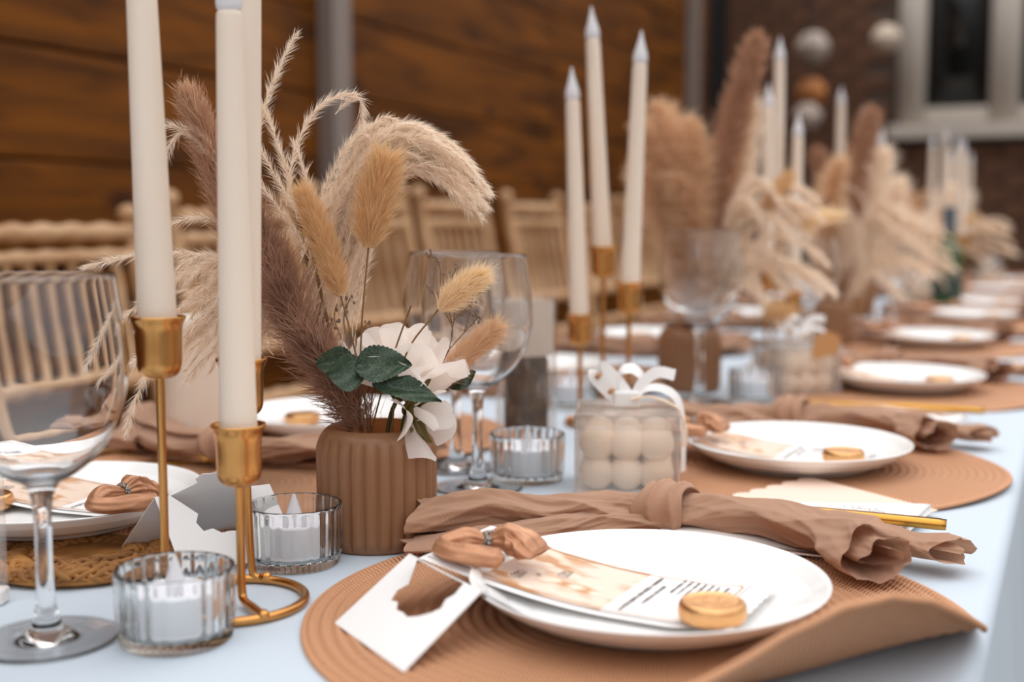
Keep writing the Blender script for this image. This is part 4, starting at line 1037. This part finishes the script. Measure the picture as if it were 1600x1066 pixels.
B1.append(bunny(V1, [q1(-2, 12, -0.004), q1(-12, 205, -0.012), q1(-28, 310, -0.018), q1(-48, 390, -0.018)], [q1(-46, 386, -0.018), q1(-70, 460, -0.018), q1(-102, 540, -0.018)], 0.0105, 3000, m_bunny, 'slim golden brown bunny tail before the dusky spike', GR, 22))
B1.append(bunny(V1, [q1(24, 12, -0.006), q1(30, 200, -0.02), q1(52, 300, -0.024), q1(100, 366, -0.024)], [q1(102, 366, -0.024), q1(130, 392, -0.024), q1(166, 418, -0.024)], 0.0098, 2600, m_bunny_pale, 'pale bunny tail before the rim of the wine glass', GR, 23))
B1.append(bunny(V1, [q1(14, 12, 0.01), q1(50, 190, 0.018), q1(95, 245, 0.022)], [q1(92, 240, 0.022), q1(135, 285, 0.024), q1(188, 330, 0.026)], 0.0105, 2600, m_tan_hair, 'tan bunny tail slanting right behind the rose', GR, 24))
B1.append(sprig(V1, [q1(40, 12, 0.0), q1(70, 200, 0.004), q1(95, 265, 0.004), q1(113, 300, 0.004)],
    [[q1(113, 300, 0.004), q1(118, 335, 0.002), q1(98, 372, 0.0), q1(86, 395, 0.0)], [q1(116, 320, 0.003), q1(122, 360, 0.0), q1(118, 392, -0.002)], [q1(113, 300, 0.004), q1(140, 330, 0.006), q1(160, 350, 0.008)],
     [q1(136, 325, 0.006), q1(148, 372, 0.006), q1(152, 402, 0.006)], [q1(120, 345, 0.0), q1(142, 366, 0.0), q1(150, 372, 0.0)], [q1(98, 372, 0.0), q1(100, 425, 0.0), q1(86, 450, 0.0)], [q1(118, 340, 0.0), q1(110, 380, 0.0), q1(112, 398, 0.0)], [q1(100, 372, 0.0), q1(118, 412, 0.0), q1(128, 428, 0.0)]],
    'dried limonium sprig with tiny buds around the pale bunny tail', GR, 31))
B1.append(sprig(V1, [q1(-10, 12, 0.006), q1(-30, 200, 0.012), q1(-48, 300, 0.014)], [[q1(-48, 300, 0.014), q1(-52, 350, 0.014), q1(-42, 378, 0.014)], [q1(-46, 290, 0.014), q1(-66, 340, 0.014), q1(-64, 370, 0.014)], [q1(-40, 250, 0.014), q1(-20, 330, 0.014), q1(-12, 342, 0.014)]],
    'dried limonium sprig with tiny buds behind the rose petals', GR, 32))
lv = [(q1(-20, 286, -0.040), (0.95, -0.10, 0.06), (0.05, -0.92, 0.42), 0.0125, 0.038, 0.10), (q1(-6, 272, -0.040), (-0.80, -0.1, 0.10), (0.0, -0.92, 0.42), 0.0125, 0.026, 0.15),
      (q1(-22, 284, -0.036), (-0.95, 0.1, 0.22), (-0.1, -0.85, 0.45), 0.0105, 0.030, 0.30), (q1(4, 262, -0.040), (0.93, -0.15, -0.14), (0.1, -0.75, 0.7), 0.0095, 0.048, 0.18), (q1(104, 238, 0.03), (0.8, 0.1, 0.35), (0.1, -0.8, 0.5), 0.010, 0.024, 0.1)]
B1.append(rose(V1, q1(34, 226, 0.006), (0.12, -0.10, 1), [q1(20, 12, 0), q1(14, 120, -0.006), q1(22, 195, -0.002), q1(34, 226, 0.006)], 'blush white silk rose with dark green leaves in the first vase', GR,
    [(3, 0.016, 0.034, 0.20, -0.15, 0.002, 0.004, 0.017, 0.3, 0), (4, 0.023, 0.040, 0.40, 0.10, 0.004, 0.006, 0.013, 0.9, 0), (5, 0.028, 0.045, 0.70, 0.30, 0.005, 0.008, 0.008, 0.1, 0), (5, 0.033, 0.050, 0.98, 0.62, 0.006, 0.010, 0.005, 0.75, 0)], 5, 1, lv))
B1.append(rose(V1, q1(52, 212, -0.016), (0.75, -0.35, 0.06), [q1(34, 12, 0), q1(40, 140, -0.008), q1(44, 190, -0.012), q1(52, 212, -0.016)], 'drooping blush rose with loose petals hanging over the vase rim', GR,
    [(3, 0.016, 0.028, 0.45, 0.25, 0.003, 0.006, 0.004, 0.6, 0), (5, 0.017, 0.036, 1.05, 0.75, 0.004, 0.010, 0.001, 0.62, 0)], 5, 2, ()))
st2 = thing('dried_stalks', 'thin bare dried stalks standing among the first bouquet', 'dried flower', (V1[0], V1[1], T + 0.0004), YAW, GR)
for a, b, e in ((q1(-30, 12), q1(-26, 160, -0.006), q1(60, 372, -0.026)), (q1(10, 12), q1(-36, 180, 0.0), q1(-30, 330, 0.004)), (q1(30, 12), q1(44, 150), q1(62, 230, 0.01)), (q1(0, 12), q1(-20, 150, 0.01), q1(-8, 240, 0.016))):
    link('stalk', M('stalk', tube(bez(a, b, e, 20), 0.0006, 6)), m_stem, st2)

# ------- second bouquet, further along: built on the same unit
V2 = (-0.468, 1.585); K2 = 0.000868
vase(V2, 'frosted brown fluted vase half hidden behind the middle wine glass')
def q2(dx, dy, w=0.0): return q1(dx, dy, w, K2)
G2 = 'dried stems in the second vase'
B2 = []
B2.append(spike(V2, [q2(18, 110), q2(26, 200), q2(44, 330), q2(72, 450), q2(95, 535)], 0.016, 9000, 0.028, m_rose_hair, 'tall dusky brown pampas spike rising right from the second vase', G2, 41, m_rose_hair, 0.001, 0.75, [q2(0, 10), q2(18, 110)]))
for i, (ex, ey, w_) in enumerate(((-80, 418, 0.02), (-60, 438, -0.015), (-36, 440, 0.03), (-8, 415, -0.02), (-90, 340, 0.01), (-66, 290, 0.035), (-34, 330, -0.03))):
    a_, b_ = q2(-8 + 3 * i, 130, w_ * 0.5), q2(ex, ey, w_)
    B2.append(spike(V2, [a_, (a_ * 0.62 + b_ * 0.38) + q2(10, 22), (a_ * 0.28 + b_ * 0.72) + q2(12, 24), b_], 0.010, 3200, 0.034, m_tan_hair,
        'fluffy tan pampas plume, %s of those leaning left in the second vase' % ('tall outermost', 'tall second', 'tallest third', 'innermost', 'middle outermost', 'lowest', 'short inner')[i], G2, 43 + i, None, 0.0009, 1.1, [q2(0, 10), a_]))
B2.append(spike(V2, [q2(30, 110, 0.03), q2(62, 250, 0.035), q2(82, 370, 0.04), q2(98, 445, 0.04)], 0.020, 8000, 0.026, m_cream_hair, 'pale cream pampas spike beside the tall dusky spike', G2, 47, None, 0.001, 0.7, [q2(5, 10), q2(30, 110, 0.03)]))
rg = np.random.default_rng(15); br = []
for i in range(22):
    ex = 70 + 150 * rg.random(); ey = 120 + 210 * rg.random() - 0.35 * (ex - 70)
    br.append((q2(25 + 20 * rg.random(), 110 + 60 * rg.random(), -0.01), q2(ex * 0.55, ey + 100, -0.02), q2(ex, ey, -0.06 * rg.random())))
B2.append(feathery(V2, [q2(0, 10), q2(12, 80), q2(40, 170, -0.01)], br, 'cream feather grass arching right from the second vase', G2, 6, 520, 0.017, 0.001, m_cream_hair, False))
B2.append(bunny(V2, [q2(5, 10), q2(50, 160, -0.02), q2(108, 280, -0.03)], [q2(108, 280, -0.03), q2(122, 305, -0.03), q2(142, 330, -0.03)], 0.013, 1200, m_bunny, 'golden bunny tail below the tall candle pair in the second bouquet', G2, 51))
B2.append(bunny(V2, [q2(5, 10), q2(70, 170, -0.02), q2(160, 250, -0.03)], [q2(160, 250, -0.03), q2(190, 268, -0.03), q2(222, 270, -0.03)], 0.013, 1200, m_bunny_pale, 'pale bunny tail lying sideways at the right of the second bouquet', G2, 52))
B2.append(bunny(V2, [q2(5, 10), q2(60, 70, -0.04), q2(100, 118, -0.06)], [q2(100, 118, -0.06), q2(118, 128, -0.06), q2(138, 128, -0.06)], 0.013, 900, m_bunny, 'low golden bunny tail bent over the side of the second vase', G2, 53))

# ------- further bouquets: copies of the stems, turned about
KIND = {}
for o in B1 + B2: KIND[o.name] = 'fluffy tan pampas plume' if 'fluffy tan' in o['label'] else o['label'].split(' in the ')[0].split(' leaning')[0].split(' rising')[0].split(' curling')[0].split(' arching')[0].split(' drooping')[0].split(' showing')[0].split(' upright')[0].split(' lying')[0].split(' below')[0].split(' beside')[0].split(' bent')[0]
def more(c, src, k, s):
    nm = ['third', 'fourth', 'fifth', 'last'][k]; used = {}
    vase(c, 'frosted brown fluted vase, %s from the near end' % nm)
    for i, (o, r) in enumerate(src):
        lab = KIND[o.name] + ' in the %s vase' % nm
        used[lab] = used.get(lab, 0) + 1
        if used[lab] > 1: lab = ('', '', 'second ', 'third ')[used[lab]] + lab
        dup(o, (c[0], c[1], T + 0.0004), r, lab, 'dried stems in the %s vase' % nm, s)
BT, BC, BF, BG, BP, BL = B2[0], B2[8], B2[9], B2[10], B2[11], B2[12]
more((-0.405, 2.26), [(BT, YAW + 0.5), (B2[1], 2.2), (B2[4], 3.2), (BC, YAW - 0.2), (BF, YAW + 0.4), (BG, 2.0), (B2[2], 4.0), (B1[2], YAW + 3.0), (B1[3], YAW), (BP, 1.5)], 0, (1.1, 1.1, 0.92))
more((-0.475, 2.98), [(B2[1], 0.2), (B2[2], 3.3), (B2[3], 1.3), (BC, YAW - 0.2), (BF, YAW), (BP, 2.5), (B1[2], YAW), (B1[3], 3.6), (BT, 3.0)], 1, (1.2, 1.2, 0.85))
more((-0.42, 3.72), [(B2[1], 1.2), (B2[3], 0.2), (B2[5], 3.0), (BC, YAW), (BF, 2.4), (BG, 0.5), (B1[2], YAW + 0.3), (B1[3], 0.8)], 2, (1.25, 1.25, 0.85))
more((-0.42, 4.45), [(B2[1], 2.0), (B2[2], 0.3), (BC, 0.5), (BF, 0.2), (B1[2], 0.4), (B1[3], 0.2)], 3, (1.3, 1.3, 0.85))

# ------------------------------------------------------------------ place settings
RIGHT = [(-0.215, 0.651), (-0.226, 1.120), (-0.200, 1.690), (-0.222, 2.30), (-0.205, 2.88), (-0.212, 3.36), (-0.210, 4.02), (-0.212, 4.58)]
ORD = ['first', 'second', 'third', 'fourth', 'fifth', 'sixth', 'seventh', 'eighth']
rowname = lambda k: 'the %s setting opposite the chairs' % ORD[k]
menu0, cand0, fav0 = menu_proto(), candy_proto(), favour_proto()
MROT = math.atan2(0.655 - 0.640, 0.165)
def put(proto, first, loc, rot, label, group):
    if first:
        proto.location = loc; proto.rotation_euler = (0, 0, rot); proto['label'] = label; proto['group'] = group; return proto
    return dup(proto, loc, rot, label, group)
for k, c in enumerate(RIGHT):
    w = rowname(k)
    placemat((c[0] - 0.006, c[1]), 'round tan braided placemat with a curled front edge at ' + w if k == 0 else 'flat round tan braided placemat at ' + w, k == 0, 0.0)
    plate(c, 0.0045, 'white round plate with menu and foil chocolate at ' + w)
    napkin(c, 0.0, 'brown gauze napkin knotted behind the plate at ' + w, 0.0040)
    put(menu0, k == 0, (c[0] - 0.128, c[1] - 0.030, T + 0.0057), -0.06, 'printed menu strip with tan picture on the plate at ' + w, 'printed menus on the plates')
    coin((c[0] + 0.047, c[1] - 0.032), 0.0042 + 0.0110, 'round gold foil chocolate on the menu at ' + w)
    put(cand0, k == 0, (c[0] - 0.097, c[1] - 0.010, T + 0.0268), 0.28, 'bronze organza bow with glitter tie on the menu at ' + w, 'organza bows on the menus')
    kz = 0.0055
    tag(link('blush_card', PINK, m_pink, None, (c[0], c[1], T + kz)), 'blush scalloped card under the white paper napkin at ' + w, 'card', 'blush scalloped cards')
    pn = thing('paper_napkin', 'white folded paper napkin with script print at ' + w, 'napkin', (c[0], c[1], T + kz + 0.0004), 0, 'white paper napkins')
    link('paper_sheet', WHITE, m_napkin_paper, pn); link('script_print', SCR, m_ink, pn)
    tag(link('table_knife', KNIFE, m_cutlery, None, (c[0] + 0.141, c[1] + 0.234 + (0.09 if k == 1 else 0), T + kz + 0.007), (0, 0.008, 0.02)), 'flat gold table knife handle beside the napkin at ' + w, 'knife', 'gold knives')
    tag(link('table_fork', FORK, m_cutlery, None, (c[0] + 0.112, c[1] + 0.214 + (0.09 if k == 1 else 0), T + kz + 0.006), (0, 0, 0.06)), 'slim gold fork beside the knife at ' + w, 'fork', 'gold forks')
FAV = [((-0.342, 0.975), -0.10, 'clear favour box with cream bubble candle behind the first knotted napkin'), ((-0.330, 1.610), 0.25, 'clear favour box with cream bubble candle behind the second plate opposite the chairs'),
       ((-0.462, 2.46), 0.1, 'third clear favour box with cream bubble candle'), ((-0.36, 3.31), -0.1, 'fourth clear favour box with cream bubble candle'), ((-0.37, 3.90), 0.2, 'fifth clear favour box with cream bubble candle'), ((-0.27, 4.45), 0.0, 'sixth clear favour box with cream bubble candle')]
for k, (c, r, lab) in enumerate(FAV):
    put(fav0, k == 0, (c[0], c[1], T + 0.0008), YAW + r, lab, 'clear favour boxes with bubble candles')
tg = thing('gift_tag', 'gold printed tag standing on the second favour box', 'tag', off(FAV[1][0], 0.028, -0.047, 0.066), YAW)
link('tag_card', flat_panel('tag_card', [(-0.018, 0, -0.016), (0.016, 0, -0.008), (0.018, 0, 0.014), (0.0, 0, 0.022), (-0.016, 0, 0.012)], 0.0008), m_goldink, tg)

# chair side: the settings across the table
LEFT = [(-0.668, 0.655), (-0.702, 1.075), (-0.695, 1.60), (-0.695, 2.12), (-0.695, 2.70), (-0.695, 3.28), (-0.695, 3.86), (-0.695, 4.44)]
lname = lambda k: 'the %s setting before the chairs' % ORD[k]
for k, c in enumerate(LEFT):
    w = lname(k)
    z0 = 0.0 if k else 0.006
    mc = (c[0] - 0.010, c[1]) if k else (-0.640, 0.815)
    pm = placemat(mc, 'round braided placemat at ' + w if k else 'round brown braided placemat tilted on a raffia mat at ' + w, False, PI)
    if k == 0: pm.location.z = T + 0.0045; pm.rotation_euler = (0.018, 0.0, PI); pm.scale = (0.92, 0.92, 1)
    zl = 0.0038 if k == 1 else 0.0005
    if k == 1: pm.location.z = T + 0.0040; pm.rotation_euler = (0.014, 0.0, PI)
    plate(c, (0.0040 + zl if k else 0.0112), 'white round plate at ' + w)
    if k: napkin((c[0] - 0.03, c[1] - 0.02) if k == 1 else c, PI, 'brown gauze napkin knotted beside the plate at ' + w, 0.0095 if k == 1 else 0.0040)
    if k: put(menu0, False, (c[0] + 0.128, c[1] + 0.030, T + 0.0052 + zl), PI - 0.06, 'printed menu strip on the plate at ' + w, 'printed menus on the plates')
    coin((c[0] - 0.02, c[1] - 0.032) if k else (c[0] - 0.045, c[1] - 0.025), 0.0145 + zl if k else 0.0190, 'round gold foil chocolate on the plate at ' + w)
dup(menu0, (-0.775, 0.635, T + 0.0124), 0.10, 'printed menu strip on the near chair-side plate behind the large wine glass', 'printed menus on the plates')
dup(cand0, (-0.585, 0.632, T + 0.0325), (0.0, 0.0, 1.40), 'bronze organza bow on the rim of the near chair-side plate', 'organza bows on the menus')
# raffia round in front of it
def raffia():
    t = thing('raffia_mat', 'thick plaited raffia round mat under the near chair-side placemat', 'placemat', (-0.594, 0.606, T + 0.0004))
    m_r = mat('golden_raffia', lin(180, 124, 62), 0.75, vary=(45, lin(122, 78, 34)))
    rg = np.random.default_rng(12)
    for ring, R in enumerate((0.030, 0.046, 0.060)):
        parts = []
        nst = int(2 * PI * R / 0.0085)
        for j in range(nst):                                       # overlapping slanted wraps of the plait
            for s in (-1, 1):
                a = 2 * PI * (j + 0.5 * (s > 0)) / nst; a2 = a + 0.020 / R
                n = 7; tt = np.linspace(0, 1, n); ang = a + (a2 - a) * tt; rr = R + s * 0.0062 * np.cos(PI * tt) + 0.0008 * rg.normal()
                P = np.stack([rr * np.cos(ang), rr * np.sin(ang), 0.0048 + 0.0032 * np.sin(PI * tt) + 0.0006 * rg.normal()], -1)
                parts.append(tube(P, 0.0021 * (0.8 + 0.4 * rg.random()) * (0.35 + 0.65 * np.sin(PI * tt) ** 0.5 + 0.15), 6))
        link('plait_ring', M('plait_ring', merge(parts)), m_r, t)
    link('raffia_core', M('raffia_core', lathe([(0, 0.0), (0.062, 0.0), (0.067, 0.003), (0.066, 0.0062), (0.05, 0.0068), (0, 0.0068)], 48)), m_r, t)
    return t
raffia()
# gold cutlery and paper of the second chair-side setting
wq = thing('paper_napkin', 'white paper napkin with gold cutlery between candles and vase on the chair side', 'napkin', (-0.640, 0.985, T + 0.0052), 0.9, 'white paper napkins')
link('paper_sheet', bev_box('paper_sheet', -0.07, 0.05, -0.05, 0.05, 0, 0.003, 0.0008, 1), m_napkin_paper, wq)
tag(link('table_fork', FORK, m_cutlery, None, (-0.580, 1.005, T + 0.0085), (0, 0, 0.9)), 'slim gold fork on the chair-side paper napkin', 'fork', 'gold forks')
tag(link('table_knife', KNIFE, m_cutlery, None, (-0.590, 0.955, T + 0.0052), (0, 0, 0.55)), 'gold knife seen between the front candle and the first vase', 'knife', 'gold knives')

# place cards
place_card((-0.353, 0.6185, 0.030), (-0.281, 0.570, 0.030), (-0.014, -0.060, -0.0262), (0.024, 0.036, -0.0262), 0.55, 'white folded place card with a wavy cut-out on the nearest curled placemat')
cl = np.array(off((-0.505, 0.612), -0.034, 0.020)); cr = np.array(off((-0.505, 0.612), 0.034, 0.060))
place_card((cl[0], cl[1], 0.0465), (cr[0], cr[1], 0.0465), (0.025 * CY + 0.028 * SY, 0.025 * SY - 0.028 * CY, -0.0425), (-0.030 * CY - 0.022 * SY, -0.030 * SY + 0.022 * CY, -0.0395), 0.75, 'white folded place card with raised cut-out behind the gold candle stand')

# glasses
wine_glass((-0.501, 0.479), 'large clear wine glass nearest the camera beside the front tealight')
wine_glass((-0.456, 0.917), 'clear wine glass beside the rose with pale bunny tail before it')
wine_glass((-0.512, 0.985), 'clear wine glass half hidden behind the glass beside the rose')
wine_glass((-0.424, 1.482), 'clear wine glass in front of the second vase', (1.12, 1.12, 1.08))
wine_glass((-0.40, 2.06), 'fourth clear wine glass along the table, beyond the second vase')
wine_glass((-0.33, 2.56), 'fifth clear wine glass along the table')
wine_glass((-0.40, 3.45), 'last clear wine glass far along the table')
# tealights
tealight((-0.437, 0.509), 'fluted tealight glass in front of the gold ring base', 1.0, 0.05)
tealight((-0.4650, 0.6605), 'fluted tealight glass beside the first vase', 1.0, 0.1)
tealight((-0.431, 0.965), 'fluted tealight glass at the foot of the paired wine glasses', 1.03)
tealight((-0.555, 1.375), 'fluted tealight glass behind the first favour box', 1.0)
tealight((-0.362, 1.512), 'fluted tealight glass right of the middle wine glass foot', 1.0)
# candle stands with their candles
S1 = (-0.447, 0.572)
A1 = [(-0.0415, 0.004, 0.136, 2.95, (-0.0415, 0.004)), (0.0060, -0.005, 0.0735, -0.95, (0.0057, -0.004)), (-0.0020, 0.043, 0.107, 1.30, (0.002, 0.042))]
candle_holder(S1, A1, 'gold candle stand with ring base nearest the camera')
candle(S1, -0.0415, 0.004, T * 0 + 0.136 + 0.0054, 0.265, -0.020, 'ivory taper candle in the tallest cup of the nearest stand', 0.0118, 0.0078)
candle(S1, 0.0060, -0.005, 0.0735 + 0.0054, 0.268, 0.0, 'ivory taper candle in the lowest cup of the nearest stand', 0.0114, 0.0072)
candle(S1, -0.0020, 0.043, 0.107 + 0.0054, 0.268, 0.035, 'ivory taper candle in the rear cup of the nearest stand, behind the front candle', 0.0114, 0.0076)
S2 = (-0.472, 1.268)
A2 = [(-0.027, 0.010, 0.088, 2.7, (-0.027, 0.010)), (0.0265, 0.0, 0.124, -0.2, (0.0265, 0.0)), (0.0, 0.03, 0.163, 1.6, (0.0, 0.03))]
candle_holder(S2, A2, 'gold candle stand second from the camera behind the favour box')
for (u, w, h, *_), tl, L, lab in zip(A2, (-0.036, 0.036, -0.052), (0.268, 0.270, 0.262), ('ivory taper candle in the lowest cup of the second stand', 'ivory taper candle leaning right in the second stand', 'tallest ivory taper candle of the second stand')):
    candle(S2, u, w, h + 0.0054, L, tl, lab, 0.0112, 0.0078)
def far_stand(c, k, arms, tilts):
    nm = ['third', 'fourth', 'fifth', 'sixth'][k]
    candle_holder(c, [(u, w, h, math.atan2(w, u), (u, w)) for u, w, h in arms], 'gold candle stand %s from the camera' % nm)
    for (u, w, h), tl, hh in zip(arms, tilts, ('middle', 'lowest', 'tallest')):
        candle(c, u, w, h + 0.0054, 0.265, tl, 'ivory taper candle in the %s cup of the %s stand' % (hh, nm), 0.0112, 0.0078)
far_stand((-0.412, 1.844), 0, [(-0.018, -0.026, 0.125), (0.030, 0.012, 0.085), (0.006, 0.028, 0.200)], (-0.01, 0.01, 0.0))
far_stand((-0.423, 2.666), 1, [(0.000, -0.03, 0.160), (0.040, 0.0, 0.120), (-0.036, 0.01, 0.205)], (0.0, 0.02, -0.01))
far_stand((-0.335, 3.618), 2, [(-0.040, 0.0, 0.160), (0.042, 0.0, 0.150), (0.005, 0.03, 0.180)], (0.0, 0.01, 0.0))
far_stand((-0.36, 4.30), 3, [(-0.028, 0.0, 0.160), (0.034, 0.0, 0.150), (0.005, 0.03, 0.205)], (0.0, 0.01, 0.0))
# pillar candle and dark jar on the chair side of the middle line
pl = thing('pillar_candle', 'thick ivory pillar candle behind the near gold stand', 'candle', (-0.775, 0.940, T + 0.0085))
link('wax_body', M('wax_body', lathe(smooth_curve([(0, 0), (0.0285, 0.0), (0.0295, 0.002), (0.0295, 0.118), (0.0275, 0.121), (0.022, 0.1195), (0.004, 0.117), (0, 0.117)], 60), 48)), m_wax, pl)
link('wick', M('wick', tube(np.array([(0, 0, 0.116), (0.0005, 0, 0.122), (0.001, 0, 0.127)]), 0.0009, 6)), m_ink, pl)
jr = thing('glass_cylinder', 'clear glass cylinder with dark mottled filling behind the paired wine glasses', 'jar', (-0.506, 1.130, T + 0.0004))
link('glass_wall', M('glass_wall', lathe([(0, 0), (0.0300, 0.0), (0.0315, 0.002), (0.0315, 0.149), (0.0305, 0.1505), (0.0290, 0.149), (0.0287, 0.006), (0, 0.005)], 56)), m_jarfilm, jr)
m_bark = mat('dark_mottled_filling', lin(58, 48, 40), 0.8, vary=(55, lin(104, 82, 62)), bump=(140, 0.8, 0.003))
link('dark_filling', M('dark_filling', lathe([(0, 0.007), (0.0222, 0.007), (0.0225, 0.010), (0.0225, 0.085), (0.0205, 0.089), (0, 0.090)], 40, lambda A, Z, R: 1 + 0.02 * np.sin(9 * A) * np.sin(Z * 260))), m_bark, jr)
link('pale_band', M('pale_band', lathe([(0.0280, 0.092), (0.0280, 0.146)], 48, lambda A, Z, R: 1 + 0.006 * np.sin(22 * A + 40 * Z))), mat('pale_lace', lin(222, 208, 196), 0.8, bump=(260, 0.8, 0.001), translucent=0.3), jr)
# clear sign stand at the left margin, cut by the frame
sg = thing('acrylic_stand', 'clear upright plastic sheet in a white base beside the nearest wine glass', 'sign', off((-0.447, 0.572), 0, 0), YAW)
sg.location = (0.228 * 0 - 0.571, 0.517, T + 0.0004)
link('clear_panel', bev_box('clear_panel', -0.09, 0.0, -0.0015, 0.0015, 0.006, 0.078, 0.0007, 1), m_film, sg)
link('sign_base', bev_box('sign_base', -0.09, -0.001, -0.006, 0.006, 0, 0.009, 0.001, 1), m_card, sg)
# green bottle far along
bt = thing('green_bottle', 'green bottle with blue grey cap far along the table', 'bottle', (-0.285, 3.19, T + 0.0004))
link('bottle_glass', M('bottle_glass', lathe(smooth_curve([(0, 0), (0.034, 0), (0.036, 0.004), (0.036, 0.13), (0.032, 0.155), (0.016, 0.185), (0.0135, 0.20), (0.0135, 0.235), (0, 0.235)], 60), 32)), mat('green_bottle_glass', lin(64, 96, 40), 0.12, **{'Transmission Weight': 0.4}), bt)
link('cap', M('cap', lathe([(0, 0.262), (0.0155, 0.262), (0.0160, 0.260), (0.0160, 0.205), (0, 0.205)], 24)), mat('blue_grey_foil', lin(92, 104, 116), 0.4, 0.4), bt)
link('bottle_label', M('bottle_label', lathe([(0.0364, 0.04), (0.0364, 0.10)], 32)), mat('dark_label', lin(48, 66, 56), 0.6), bt)
print('scene built', len(bpy.data.objects), 'objects', sum(len(o.data.polygons) for o in bpy.data.objects if o.type == 'MESH'))
